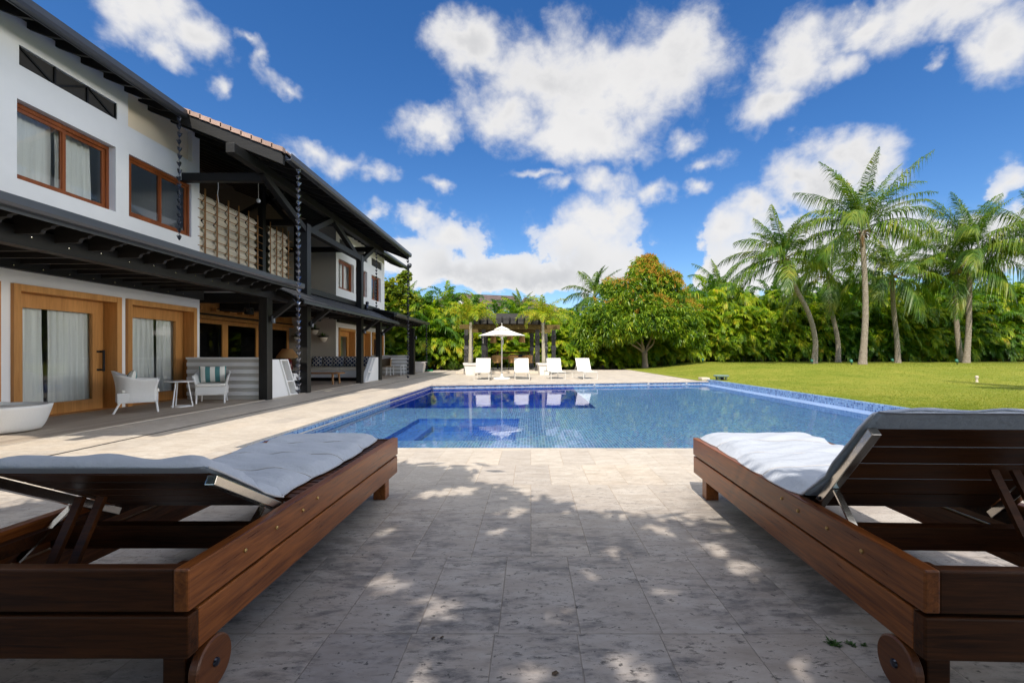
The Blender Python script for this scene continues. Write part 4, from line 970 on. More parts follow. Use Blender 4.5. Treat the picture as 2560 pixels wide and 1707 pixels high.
# ---------------- planters with foxtail palms
def frond(rng, L, n, ll, lw, elev, droop, az, base=(0, 0, 0), ldroop=.25, phi=(35, 62), vee=.25, start=.14, plume=0, curl=0.0, rw=.012, wind=(0, 0)):
    """feather leaf: returns vertices and quads of the rachis and its leaflets"""
    ns = 14; ts = np.linspace(0, 1, ns+1); e = elev - droop*ts**1.35; a = az + curl*ts**2
    d = np.stack([np.cos(e)*np.cos(a), np.cos(e)*np.sin(a), np.sin(e)], 1)
    P = np.concatenate([[np.zeros(3)], np.cumsum((d[:-1]+d[1:])/2*L/ns, 0)]) + np.array(base)
    ti = start+(1-start)*np.linspace(0, 1, n)
    idx = np.clip((ti*ns).astype(int), 0, ns-1); fr = ti*ns-idx
    p = P[idx]*(1-fr)[:, None]+P[idx+1]*fr[:, None]; T = d[idx]; aa = a[idx]
    S = np.stack([np.sin(aa), -np.cos(aa), np.zeros_like(aa)], 1); Nn = np.cross(S, T)
    prof = np.sin(np.pi*np.clip(.12+.88*ti**.85, 0, 1))**.6*.85+.15*(1-ti)
    V = []; Q = []; c = 0
    for side in (-1, 1):
        ph = np.radians(phi[0]+(phi[1]-phi[0])*ti) + rng.normal(0, .07, n); l = ll*prof*rng.uniform(.85, 1.1, n)
        vv = vee + (rng.uniform(-plume, plume, n) if plume else 0) + rng.normal(0, .06, n)
        D = side*S*np.cos(ph)[:, None]*1 + T*np.sin(ph)[:, None] + Nn*np.atleast_1d(vv)[:, None]
        D /= np.linalg.norm(D, axis=1)[:, None]
        w = np.cross(D, Nn + .6*rng.normal(0, .35, (n, 3))); w /= np.linalg.norm(w, axis=1)[:, None]
        down = np.zeros((n, 3)); down[:, 2] = -1; down[:, 0] = wind[0]; down[:, 1] = wind[1]
        ld = ldroop*rng.uniform(.6, 1.5, n)
        m1 = p + D*(l*.5)[:, None] + down*(l*ld*.22)[:, None]; tip = p + D*(l*.90)[:, None] + down*(l*ld)[:, None]
        hw = lw*.5*(.6+.4*prof)
        pts = [p-w*(hw*.55)[:, None], p+w*(hw*.55)[:, None], m1+w*hw[:, None], m1-w*hw[:, None], tip+w*(hw*.12)[:, None], tip-w*(hw*.12)[:, None]]
        blk = np.stack(pts, 1).reshape(-1, 3); V.append(blk); b_ = c+np.arange(n)*6
        Q.append(np.stack([b_, b_+1, b_+2, b_+3], 1)); Q.append(np.stack([b_+3, b_+2, b_+4, b_+5], 1)); c += 6*n
    S0_ = np.stack([np.sin(a), -np.cos(a), np.zeros_like(a)], 1); N0 = np.cross(S0_, d); rwt = rw*(1-.85*ts)
    ring = np.stack([P-S0_*rwt[:, None], P+N0*rwt[:, None], P+S0_*rwt[:, None], P-N0*(rwt*.8)[:, None]], 1).reshape(-1, 3)
    V.append(ring); q = [(c+i*4+k, c+i*4+(k+1) % 4, c+(i+1)*4+(k+1) % 4, c+(i+1)*4+k) for i in range(ns) for k in range(4)]
    Q.append(np.array(q)); return np.concatenate(V), np.concatenate(Q)
def merge(parts):
    V = []; Q = []; c = 0
    for v, q in parts: V.append(v); Q.append(q+c); c += len(v)
    return np.concatenate(V), np.concatenate(Q)
def planter(x, y, label, rz=0.0):
    t = thing('planter', label, 'planter', (x, y, .001), rz, 'white planters')
    m = MB()
    def fr(r0, z0, r1, z1): m.add([(sx*r0, sy*r0, z0) for sx, sy in ((-1, -1), (1, -1), (1, 1), (-1, 1))] + [(sx*r1, sy*r1, z1) for sx, sy in ((-1, -1), (1, -1), (1, 1), (-1, 1))], [(0, 1, 5, 4), (1, 2, 6, 5), (2, 3, 7, 6), (3, 0, 4, 7)])
    fr(.225, 0, .30, .50); fr(.30, .50, .345, .505); fr(.345, .505, .36, .60); fr(.36, .60, .30, .60); fr(.30, .60, .29, .55)
    m.build('pot', M['planter'], t, fix=False, bevel=0)
    m = MB(); m.box(-.292, .292, -.292, .292, .50, .552); m.build('soil', M['soil'], t)
    return t
planter(-3.06, 23.0, 'tall tapered white planter holding the left palm, behind the left white lounger', R(8)); planter(.66, 23.15, 'tall tapered white planter holding the right palm, behind the third white lounger', R(8))
def foxtail(x, y, seed, label, lean=0.0):
    rg = np.random.default_rng(seed); t = thing('foxtail_palm', label, 'palm', (x, y, .54), 0, 'palms in white planters')
    hgt = 2.12
    m = MB(); pts = catmull([(0, 0, 0), (lean*.3, 0, .7), (lean*.8, .02, 1.5), (lean, 0, hgt)], 16)
    m.tube(pts, [.105-.035*min(1, i/10) for i in range(len(pts))], 12); m.build('trunk', M['palestem'], t, smooth=True)
    ps = []
    for k in range(16):
        az = k*2.4+rg.uniform(-.3, .3); up = k/15
        el = R(88-62*(1-up)) if up > .35 else R(48+20*up)
        ps.append(frond(rg, rg.uniform(1.65, 2.1), 60, .38, .040, el, R(75+62*(1-up)+rg.uniform(-10, 15)), az, (lean, 0, hgt-.04), .22, (20, 45), .2, .16, .75, rw=.016))
    v, q = merge(ps); npmesh('crown', v, q, M['foxtail'], t)
    ps = [frond(rg, 1.15, 14, .05, .012, R(88), R(6), .6, (lean, 0, hgt), 0, (70, 80), 0, .2, rw=.012)]; v, q = merge(ps); npmesh('spear_leaf', v, q, M['foxtail'], t)
foxtail(-3.06, 23.0, 11, 'yellow-green feathery palm growing in the left white planter', .02); foxtail(.66, 23.15, 12, 'yellow-green feathery palm growing in the right white planter', -.05)

# ---------------- pergola with carved posts, dining set, pendants
PX, PY, PZ = -1.15, 25.4, .13
def PP(lx, ly): a = R(4); return (PX+lx*math.cos(a)-ly*math.sin(a), PY+lx*math.sin(a)+ly*math.cos(a))
m = MB(); m.box(-2.9, 2.05, -1.05, 5.2, 0, PZ); o = m.build('platform', M['stone'], bevel=.01); o.location = (PX, PY, .002); o.rotation_euler = (0, 0, R(4)); tag(o, kind='structure')
t = thing('pergola', 'weathered black timber pergola with carved block posts in front of the hedge', 'pergola', (PX, PY, PZ), R(4)); 
def carved(lx, ly, w, h, mat='charred'):
    m = MB(); z = 0; k = 0
    while z < h-.05:
        big = k % 2 == 0; hh = .26 if big else .30; ww = w if big else w*.80
        z1 = min(h, z+hh); e = .025
        pr = [(ww/2*1.0, z), (ww/2, z1)]
        if big: m.add([(sx*ww/2*f, sy*ww/2*f, zz) for zz, f in ((z, .85), (z+e, 1), (z1-e, 1), (z1, .85)) for sx, sy in ((-1, -1), (1, -1), (1, 1), (-1, 1))], [(a*4+i, a*4+(i+1) % 4, a*4+4+(i+1) % 4, a*4+4+i) for a in range(3) for i in range(4)]+[(3, 2, 1, 0), (12, 13, 14, 15)])
        else: m.box(-ww/2, ww/2, -ww/2, ww/2, z, z1)
        z = z1; k += 1
    o = m.build('post', M[mat], t); o.location = (lx, ly, 0); return o
for ly, w in ((-.6, .26), (3.7, .26)):
    for lx in (-2.38, -1.45, 1.47, 2.36): carved(lx, ly, w, 2.27)
m = MB(); m.box(-2.75, 2.7, -.70, -.48, 2.272, 2.52); m.build('beam', M['moss'], t, bevel=.01); m = MB(); m.box(-2.75, 2.7, 3.6, 3.82, 2.272, 2.52); m.build('beam', M['moss'], t, bevel=.01)
for k in range(10):
    m = MB(); x = -1.98+k*.395; m.prism([(-1.05, 2.55), (-.95, 2.523), (4.1, 2.523), (4.2, 2.55), (4.2, 2.89), (-1.05, 2.89)], 'x', x, x+.30); m.build('rafter', M['charred_x'], t, bevel=.008)
m = MB()
for k in range(9): y = -1.0+k*.60; m.box(-2.0, 1.96, y, y+.28, 2.893, 3.02); m.box(-2.1, 2.0, y+.06, y+.2, 3.023, 3.10)
m.build('roof_slat', M['charred_x'], t)
def pendant(lx, ly, z, lb, s=1.0):
    x, y = PP(lx, ly); t = thing('pendant_basket', lb, 'pendant lamp', (x, y, z), 0, 'woven pendants under the pergola')
    m = MB(); m.lathe([(.20*s, 0), (.155*s, .36*s), (.15*s, .36*s), (.192*s, .005)], n=20); m.build('shade', M['rattan'], t, fix=False)
    m = MB(); m.tube([(0, 0, .36*s), (0, 0, 2.64-z)], .008, 5); m.lathe([(.15*s, .355*s), (0, .37*s), (0, .36*s)], n=14); m.build('cord', M['black'], t, fix=False)
pendant(-.95, 1.4, 1.70, 'woven basket pendant hanging at the left under the pergola, partly behind the parasol pole'); pendant(.05, 2.6, 1.92, 'woven basket pendant hanging in the middle under the pergola'); pendant(.72, 1.2, 1.72, 'woven basket pendant hanging at the right under the pergola')
x, y = PP(-.15, 1.5); t = thing('dining_table', 'long orange-brown wooden dining table under the pergola', 'table', (x, y, PZ), R(4))
m = MB(); m.box(-1.35, 1.35, -.5, .5, .70, .745); m.build('table_top', M['teak'], t, bevel=.006); m = MB(); m.box(-1.25, 1.25, -.42, .42, .62, .699); m.build('apron', M['teak'], t)
for lx in (-1.25, 1.17):
    for ly in (-.45, .37): m = MB(); m.box(lx, lx+.08, ly, ly+.08, .0, .70); m.build('leg', M['teak'], t)
def rattan_chair(fr='black', back='rattan'):
    t = thing('woven_chair', '-', 'chair', (0, 0, 0), 0)
    m = MB(); V = []; n_ = 18
    for j in range(5):
        z = .46+.34*j/4
        for i in range(n_+1): a = R(180+180*i/n_); r = .25+.035*j/4; V.append((r*math.cos(a)*1.05, r*math.sin(a)*.85+.05, z+(.05*math.sin(math.pi*i/n_) if j == 4 else 0)))
    m.add(V, [(j*(n_+1)+i, j*(n_+1)+i+1, (j+1)*(n_+1)+i+1, (j+1)*(n_+1)+i) for j in range(4) for i in range(n_)])
    m.add([(x*.96, y*.96, z) for x, y, z in V], [(j*(n_+1)+i+1, j*(n_+1)+i, (j+1)*(n_+1)+i, (j+1)*(n_+1)+i+1) for j in range(4) for i in range(n_)])
    m.build('backrest', M[back], t, fix=False, smooth=True)
    m = MB(); m.box(-.25, .25, -.18, .28, .42, .46); m.build('seat', M[back], t, bevel=.01)
    for x, y in ((-.23, -.16), (.23, -.16), (-.23, .26), (.23, .26)): m = MB(); m.tube([(x*1.1, y*1.15, 0), (x, y, .45)], .013, 6); m.build('leg', M[fr], t)
    m = MB(); m.tube([V[4*(n_+1)+i] for i in range(n_+1)], .016, 6); m.build('rim', M[fr if fr != 'black' else back], t); return t
c0 = rattan_chair()
for i, (lx, lb) in enumerate(((-.72, 'tan woven dining chair left of the parasol pole, under the pergola'), (.18, 'tan woven dining chair right of the parasol pole, under the pergola'), (1.02, 'tan woven dining chair mostly hidden behind the half-shaded lounger'))):
    o = c0 if i == 0 else copy_tree(c0); x, y = PP(lx, .72); o.location = (x, y, PZ+.001); o.rotation_euler = (0, 0, R(4+(6, -5, 3)[i])); o['label'] = lb; o['group'] = 'woven chairs at the pergola table'
c1 = rattan_chair('black', 'rope'); x, y = PP(1.62, 1.5); c1.location = (x, y, PZ+.001); c1.rotation_euler = (0, 0, R(95)); tag(c1, 'dark woven chair at the right-hand end of the pergola table', 'chair', 'woven chairs at the pergola table')
x, y = PP(.25, 3.2); t = thing('console', 'dark console counter standing behind the pergola table', 'console', (x, y, PZ), R(4)); m = MB(); m.box(-1.1, 1.1, -.25, .25, .95, 1.06); m.build('counter_top', M['lounger_x'], t, bevel=.01)
m = MB(); m.box(-1.0, -.9, -.2, .2, 0, .949); m.box(.9, 1.0, -.2, .2, 0, .949); m.box(-.2, .8, -.22, .2, .35, .90); m.build('cabinet', M['black'], t)

# ---------------- porch furniture
def wicker_chair(label, loc, rz):
    t = thing('wicker_armchair', label, 'armchair', (*loc, .006), rz, 'white wicker armchairs on the deck')   # faces +y
    n_ = 36; m = MB(); V = []; rows = 8
    def U(s):                                        # plan: front-left round the back to front-right
        a = math.pi*(s-.5)*2; 
        if s < .28: return (-.32, .30-(s/.28)*.40)
        if s > .72: return (.32, -.10+((s-.72)/.28)*.40)
        th = math.pi+math.pi*(s-.28)/.44; return (.32*math.cos(th), -.10+.26*math.sin(th))
    def top(s): k = math.exp(-((s-.5)/.20)**2); return .60+.16*k
    for off in (0, .035):
        for j in range(rows+1):
            tt = j/rows
            for i in range(n_+1):
                s = i/n_; x, y = U(s); z0 = .20; z = z0+(top(s)-z0)*tt
                f = .86+.10*tt+.07*tt**3 if True else 1; f -= .05*math.sin(math.pi*tt); L_ = math.hypot(x, y)
                k = f*(1-off/.33); V.append((x*k, (y-.0)*k+.0, z - (.0 if off == 0 else .004)))
    q = (rows+1)*(n_+1); Q = []
    for sd in (0, 1):
        for j in range(rows):
            for i in range(n_): f = (sd*q+j*(n_+1)+i, sd*q+j*(n_+1)+i+1, sd*q+(j+1)*(n_+1)+i+1, sd*q+(j+1)*(n_+1)+i); Q.append(f if sd == 0 else f[::-1])
    for i in range(n_): Q.append((rows*(n_+1)+i, rows*(n_+1)+i+1, q+rows*(n_+1)+i+1, q+rows*(n_+1)+i))
    for e in (0, n_):
        for j in range(rows): Q.append((j*(n_+1)+e, (j+1)*(n_+1)+e, q+(j+1)*(n_+1)+e, q+j*(n_+1)+e))
    m.add(V, Q); m.build('shell', M['wicker'], t, smooth=True)
    m = MB(); m.box(-.27, .27, -.28, .285, .18, .36); m.build('seat', M['wicker'], t, bevel=.015)
    m = MB(); m.box(-.255, .255, -.22, .30, .362, .42); m.build('seat_cushion', M['canvas'], t, bevel=.02)
    for x, y, dx, dy in ((-.25, .26, 0, .02), (.25, .26, 0, .02), (-.22, -.24, -.02, -.09), (.22, -.24, .02, -.09)): m = MB(); m.tube([(x+dx, y+dy, 0), (x, y, .19)], .017, 8); m.build('leg', M['white'], t)
    return t
A1, A2 = (-7.23, 8.38), (-6.98, 9.98)
wicker_chair('white wicker armchair seen from its side, between the two ground-floor doors', A1, R(-50)); wicker_chair('white wicker armchair facing the pool beside the slatted white wall', A2, R(-152))
def dirv(rz): return Vector((-math.sin(rz), math.cos(rz), 0))
v = Vector((*A1, 0)) - dirv(R(-50))*.10; pillow((v.x, v.y, .60), R(-50), R(-16), .42, .36, .15, 'stripe', 'teal and white striped pillow on the side-on armchair', 'striped pillows')
v = Vector((*A2, 0)) - dirv(R(-152))*.08; pillow((v.x, v.y, .615), R(-152), R(-14), .50, .37, .16, 'stripe', 'teal and white striped pillow facing out from the armchair beside the slatted wall', 'striped pillows')
t = thing('side_table', 'small white side table with a bent wire base between the two wicker armchairs', 'table', (-7.02, 9.12, .006)); m = MB(); m.lathe([(0, .50), (.25, .50), (.26, .508), (.26, .518), (0, .52)], n=36); m.build('table_top', M['white'], t)
m = MB()
for a in (30, 150, 270):
    c, s_ = math.cos(R(a)), math.sin(R(a)); c2, s2 = math.cos(R(a+60)), math.sin(R(a+60)); m.tube([(c*.12, s_*.12, .50), (c*.20, s_*.20, .012), (c2*.20*.6+c*.08, s2*.2*.6+s_*.08, .012), (math.cos(R(a+120))*.20, math.sin(R(a+120))*.20, .012)], .012, 6)
m.build('base', M['white'], t)
# rounded daybed chair cut by the left edge
t = thing('tub_lounge_chair', 'big rounded white wicker lounge chair cut off by the left edge of the photo', 'armchair', (-7.30, 6.15, .006), R(-62)); m = MB(); V = []; n_ = 40; rows = 8
def ell(i): a = 2*math.pi*i/n_; return .52*math.cos(a), .60*math.sin(a)
for off in (0, .06):
    for j in range(rows+1):
        tt = j/rows
        for i in range(n_):
            x, y = ell(i); bk = max(0, -y/.60); zt = .36+.42*bk**2; f = .80+.20*tt**.7
            k = f*(1-off/.55); V.append((x*k, y*k, .02+(zt-.02)*tt))
q = (rows+1)*n_; Q = []
for sd in (0, 1):
    for j in range(rows):
        for i in range(n_): f = (sd*q+j*n_+i, sd*q+j*n_+(i+1) % n_, sd*q+(j+1)*n_+(i+1) % n_, sd*q+(j+1)*n_+i); Q.append(f if sd == 0 else f[::-1])
for i in range(n_): Q.append((rows*n_+i, rows*n_+(i+1) % n_, q+rows*n_+(i+1) % n_, q+rows*n_+i))
Q.append(tuple(range(n_))[::-1]); m.add(V, Q); m.build('shell', M['wicker'], t, smooth=True)
m = MB(); m.lathe([(0, .20), (.46, .20), (.49, .25), (.48, .31), (.40, .335), (0, .345)], n=36); o = m.build('seat_cushion', M['canvas'], t, smooth=True); o.scale = (.95, 1.08, 1)
M['teal'] = simple('teal_fabric', (.10, .24, .235), .85, 0, .1, 20, .2, .1)
pillow((-7.60, 5.98, .56), R(-62), R(-18), .42, .36, .14, 'teal', 'teal pillow at the very left edge, on the rounded lounge chair')

# slatted half walls
def slatwall(x0, x1, y, label):
    t = thing('slatted_wall', label, 'half wall', ((x0+x1)/2, y, 0), 0, 'white slatted half walls on the porch'); off = t.location; m = MB(); m.box(x0, x1, y+.03, y+.22, .006, .94); m.build('panel', M['greige2'], t, off)
    m = MB()
    for k in range(5): z = .10+k*.17; m.box(x0, x1, y, y+.029, z, z+.085) if k else m.box(x0, x1, y, y+.029, z, z+.08)
    m.build('slat', M['white'], t, off, .003); m = MB(); m.box(x0-.01, x1+.01, y-.01, y+.24, .942, .985); m.build('cap', M['white'], t, off, .004)
M['greige2'] = simple('pale_grey_board', (.52, .50, .46), .7, 0, .05, 5)
slatwall(-8.02, -6.30, 10.60, 'white slatted half wall beside the nearest dark post'); slatwall(-8.1, -6.2, 23.14, 'white slatted half wall at the far end of the porch')
# slanted shelf ends
def shelf(ya, yb, yc, label):                        # vertical side at ya, foot reaches yb, top reaches yc
    x0, x1 = -6.27, -6.12; t = thing('slanted_shelf', label, 'shelf', (-6.2, ya, 0), 0, 'slanted white shelf ends on the porch'); off = t.location; s = 1 if yb > ya else -1
    def pr(pts, xa, xb_, name, mat): m = MB(); m.prism([(ya+s*a, z) for a, z in pts], 'x', xa, xb_); m.build(name, M[mat], t, off)
    Wb, Wt, hh = abs(yb-ya), abs(yc-ya), .93; ww = .40
    f = lambda z: Wb+(Wt-Wb)*z/hh                    # outer slanted edge
    pr([(0, .01), (f(0)-ww, .01), (f(hh)-ww*.9, hh), (0, hh)], x0, x1-.04, 'panel', 'white')
    for a0, a1 in ((0.0, .05), (ww-.05, ww)): pr([(f(.01)-ww+a0, .012), (f(.01)-ww+a1, .012), (f(hh)-ww*.9+a1*.9, hh), (f(hh)-ww*.9+a0*.9, hh)], x0+.005, x1, 'upright', 'white')
    pr([(f(.01)-ww+.05, .012), (f(.01)-.05, .012), (f(hh)-.05, hh-.03), (f(hh)-ww*.9+.05, hh-.03)], x0+.002, x0+.02, 'back', 'greige2')
    for z in (.014, .36, hh-.032): pr([(f(z)-ww+.051, z), (f(z)-.051, z), (f(z+.03)-.051, z+.03), (f(z+.03)-ww+.051, z+.03)], x0+.021, x1-.002, 'shelf_board', 'white')
shelf(10.74, 11.98, 11.48, 'slanted white shelf end beside the nearest dark post, behind the long rain chain'); shelf(18.38, 16.75, 17.65, 'slanted white shelf end at the far end of the porch sofa')
t = thing('low_bench', 'low white bench with an open shelf between the two nearest dark posts', 'bench', (-6.9, 12.3, 0)); m = MB(); m.box(-.62, .62, -.25, .2, .50, .54); m.box(-.6, .6, -.2, .15, .18, .36); m.build('seat', M['white'], t, bevel=.005); m = MB(); m.box(-.55, .5, -.15, .12, .361, .40); m.build('tray', M['teak'], t)
for x in (-.6, .55): MB().box(x, x+.05, -.2, .18, 0, .499).build('side', M['white'], t)
# sofa, pillows, coffee table, lamp, pots, fans
t = thing('porch_sofa', 'long built-in white porch sofa with a beige seat cushion', 'sofa', (-8.0, 18.2, .006)); m = MB(); m.box(-1.7, 1.65, -.55, .80, .14, .40); m.build('base', M['white'], t, bevel=.01); m = MB(); m.box(-1.7, 1.65, .55, .70, .401, .95); m.build('backrest', M['greige2'], t, bevel=.01)
for k in range(3): m = MB(); m.box(-1.68+k*1.11, -1.68+k*1.11+1.10, -.56, .545, .402, .53); m.build('seat_cushion', M['screen'], t, bevel=.035)
m = MB(); m.box(-1.5, 1.45, -.35, .6, .0, .139); m.build('plinth', M['black'], t)
for k, u in enumerate((792, 818, 845, 872, 892, 917)):
    p = at(u, 912, 18.42); pillow((p.x, 18.45, .76), R((4, -3, 5, -4, 6, -2)[k]), R(-14), .44, .42, .16, 'lattice', 'navy and white lattice pillow on the porch sofa, ' + ('first', 'second', 'third', 'fourth', 'fifth', 'sixth')[k] + ' from the left', 'lattice pillows on the sofa')
t = thing('coffee_table', 'light wooden coffee table with splayed round legs in front of the sofa', 'table', (-7.5, 16.0, .006)); m = MB(); m.box(-.85, .85, -.32, .32, .36, .405); m.build('table_top', M['teak'], t, bevel=.012)
for x, y in ((.62, -.2), (.66, .2), (-.66, -.2), (-.66, .2)): m = MB(); m.tube([(x*1.04, y*1.15, 0), (x, y, .36)], [.028, .04], 10); m.build('leg', M['teak'], t)
t = thing('lamp_table', 'dark side table carrying the red table lamp', 'table', (-8.02, 15.0, .006)); m = MB(); m.box(-.3, .3, -.3, .3, .44, .48); m.build('table_top', M['timber'], t, bevel=.006)
for x in (-.25, .25):
    for y in (-.25, .25): m = MB(); m.box(x-.03, x+.03, y-.03, y+.03, 0, .44); m.build('leg', M['timber_z'], t)
t = thing('table_lamp', 'lit table lamp with an oxblood base and wide tan shade', 'lamp', (-8.02, 15.0, .488)); m = MB(); m.lathe([(0, 0), (.13, 0), (.16, .05), (.17, .2), (.15, .36), (.06, .42), (.03, .5), (0, .5)], n=24); m.build('base', M['lampred'], t, smooth=True)
ms = N('woven_lamp_shade'); p_ = ms.pbsdf((.36, .22, .085), .8, 0, ms.bump(ms.noise(ms.obj((40, 40, 3)), 5, 3), .4, .004)); tr2 = ms.n('ShaderNodeBsdfTranslucent'); tr2.inputs[0].default_value = (.5, .27, .08, 1); mx = ms.n('ShaderNodeMixShader'); mx.inputs[0].default_value = .3; ms.l(p_, mx.inputs[1]); ms.l(tr2.outputs[0], mx.inputs[2]); M['lshade'] = ms.done(mx.outputs[0])
m = MB(); m.lathe([(.34, .44), (.31, .52), (.15, .74), (.14, .74), (.30, .52), (.33, .44)], n=30); 
m.f = m.f[:-2]; m.m = m.m[:-2]; m.build('lamp_shade', M['lshade'], t, fix=False, smooth=True)
me = N('lamp_bulb'); em = me.n('ShaderNodeEmission'); em.inputs[0].default_value = (1, .62, .2, 1); em.inputs[1].default_value = 14; M['bulb'] = me.done(em.outputs[0])
m = MB(); m.lathe([(0, .52), (.028, .54), (.035, .58), (.02, .62), (0, .63)], n=12); m.build('bulb', M['bulb'], t, smooth=True)
def wallpot(x, z, label):
    t = thing('wall_pot', label, 'wall planter', (x, 18.93, z), 0, 'wall pots on the greige porch wall'); m = MB(); m.lathe([(0, -.17), (.07, -.165), (.13, -.11), (.17, -.02), (.175, .03), (.16, .03), (0, .02)], n=24); m.build('pot', M['stone'], t, smooth=True)
    m = MB(); m.lathe([(0, .0), (.14, .031), (.24, .075), (.23, .085), (.12, .06), (0, .055)], n=18); m.build('liner', M['black'], t)
    rg = np.random.default_rng(int(abs(x*100))); V = []; Q = []
    for k in range(26):
        a, e, l = rg.uniform(0, 6.28), rg.uniform(.3, 1.4), rg.uniform(.12, .32); d = np.array((math.cos(a)*math.cos(e), math.sin(a)*math.cos(e), math.sin(e))); sd = np.cross(d, (0, 0, 1)); sd = sd/np.linalg.norm(sd)*.018; b_ = np.array((0, 0, .05)); c = len(V); V += [b_-sd*.4, b_+sd*.4, b_+d*l*.6+sd, b_+d*l*.6-sd, b_+d*l+sd*.1-np.array((0, 0, .04)), b_+d*l-sd*.1-np.array((0, 0, .04))]; Q += [(c, c+1, c+2, c+3), (c+3, c+2, c+4, c+5)]
    npmesh('plant', np.array(V), np.array(Q), M['areca_dk'], t)
wallpot(-8.64, 1.72, 'cream wall pot on the greige wall nearest the corner, right of the dark post'); wallpot(-9.02, 2.02, 'cream wall pot highest on the greige wall, half hidden by the dark post'); wallpot(-9.72, 1.72, 'cream wall pot on the greige wall, behind the long rain chain')
def fan(x, y, z, label, rot=0.0):
    t = thing('ceiling_fan', label, 'ceiling fan', (x, y, z), rot, 'ceiling fans in the porch'); m = MB(); m.tube([(0, 0, .1), (0, 0, 2.70-z)], .018, 8); m.build('rod', M['black'], t)
    m = MB(); m.lathe([(0, -.09), (.09, -.085), (.125, -.07), (.125, .09), (.10, .11), (0, .115)], n=20); m.build('motor', M['black'], t)
    for k in range(5): a = R(72*k+12); m = MB(); c, s_ = math.cos(a), math.sin(a); m.bar((c*.12, s_*.12, .0), (c*.78, s_*.78, .02), .11, .010, (.1*s_, -.1*c, 1)); m.build('blade', M['timber_x'], t)
fan(-8.05, 13.0, 2.27, 'black ceiling fan in front of the honey-coloured sliding doors'); fan(-7.6, 16.2, 2.30, 'black ceiling fan under the porch ceiling, beyond the tall dark post', R(20))
for i, (y, z, lb) in enumerate(((10.61, 1.78, 'nearest'), (12.49, 1.80, 'first tall'), (16.46, 1.80, 'second tall'), (18.5, 1.80, 'short middle'), (23.2, 1.80, 'farthest'))):
    x = -6.08 if i < 4 else -5.93
    t = thing('wall_lamp', 'small grey cylinder lamp on the %s dark porch post' % lb, 'wall lamp', (x, y, z), 0, 'cylinder lamps on the porch posts'); m = MB(); m.lathe([(0, 0), (.05, 0), (.052, .005), (.052, .165), (0, .17)], (.075, 0, 0), 16); m.build('body', M['gutter'], t); m = MB(); m.box(.001, .03, -.03, .03, .04, .13); m.build('bracket', M['black'], t)
# globe pendant and cord under the big roof
t = thing('globe_pendant', 'small round globe hanging on a cord under the high balcony roof', 'pendant lamp', (-6.88, 11.5, 4.93)); m = MB(); m.lathe([(0.001, -.05), (.03, -.043), (.048, -.015), (.048, .015), (.03, .043), (.001, .05)], n=16); m.build('globe', M['sling'], t, smooth=True); m = MB(); m.tube([(0, 0, .05), (0, 0, 1.0)], .006, 5); m.build('cord', M['alu'], t)
t = thing('loose_cord', 'loose pale cord dangling from the tie beam above the fabric screen', 'cord', (-7.35, 10.70, 5.09)); m = MB(); m.tube(catmull([(0, 0, 0), (.005, 0, -.12), (-.01, 0, -.28), (.015, 0, -.46)], 10), .006, 5); m.build('strand', M['alu'], t)
# rain chains
M['silver'] = simple('polished_chain_metal', (.20, .215, .26), .18, 1.0, .1, 10)
def chain(x, y, z1, z0, label, sp, r, mat='bronze'):
    t = thing('rain_chain', label, 'rain chain', (x, y, z1), 0, 'rain chains hanging from the gutters'); n_ = int((z1-z0)/sp); proto = None
    for k in range(n_):
        if proto is None:
            m = MB(); V = []; nn = 12
            pr = [(.18, 0), (.30, .12), (.70, .45), (.86, .80), (1.0, 1.0)]
            for j, (a, b_) in enumerate(pr):
                for i in range(nn): th = 2*math.pi*i/nn; lobe = 1+(.22*math.cos(3*th) if j >= 3 else .06*math.cos(3*th)); V.append((r*a*lobe*math.cos(th), r*a*lobe*math.sin(th), (b_*.95+(.10*math.cos(3*th) if j == 4 else 0))*sp*.62))
            q = len(V); V += [(x_*.90, y_*.90, z_+.003) for x_, y_, z_ in V]
            Q = [(j*nn+i, j*nn+(i+1) % nn, (j+1)*nn+(i+1) % nn, (j+1)*nn+i) for j in range(4) for i in range(nn)]; Q += [tuple(q+a for a in f[::-1]) for f in Q] + [(4*nn+i, 4*nn+(i+1) % nn, q+4*nn+(i+1) % nn, q+4*nn+i) for i in range(nn)] + [tuple(range(nn))[::-1]]
            m.add(V, Q); proto = m.build('cup', M[mat], t, fix=False, smooth=False); o = proto
        else: o = proto.copy(); COL.objects.link(o)
        o.location = (random.Random(k).uniform(-.004, .004), random.Random(k+99).uniform(-.004, .004), -(k+1)*sp); o.rotation_euler = (0, 0, random.Random(k+7).uniform(0, 6))
    m = MB(); m.tube([(0, 0, -n_*sp), (0, 0, 0)], .004, 5)
    for k in range(n_):
        for a in (0, 2.1, 4.2): m.tube([(math.cos(a)*r*.9, math.sin(a)*r*.9, -(k+1)*sp+sp*.6), (0, 0, -(k+1)*sp+sp*.98)], .0022, 4, False)
    m.build('link', M['bronze'], t)
chain(-7.43, 9.62, 6.10, 3.36, 'dark rain chain hanging in front of the second upper window', .155, .042)
chain(-5.26, 10.30, 5.28, .05, 'longest glossy rain chain hanging by the porch corner down to the paving', .142, .052, 'silver')
chain(-7.43, 21.9, 6.08, 3.2, 'dark rain chain hanging in front of the far upper windows', .155, .050)
chain(-5.26, 19.5, 5.28, -.02 + .03, 'dark rain chain at the far end of the big roof, ending above the paving', .17, .054)
chain(-5.41, 23.6, 2.55, .05, 'short dark rain chain at the far end of the porch roof', .17, .054)
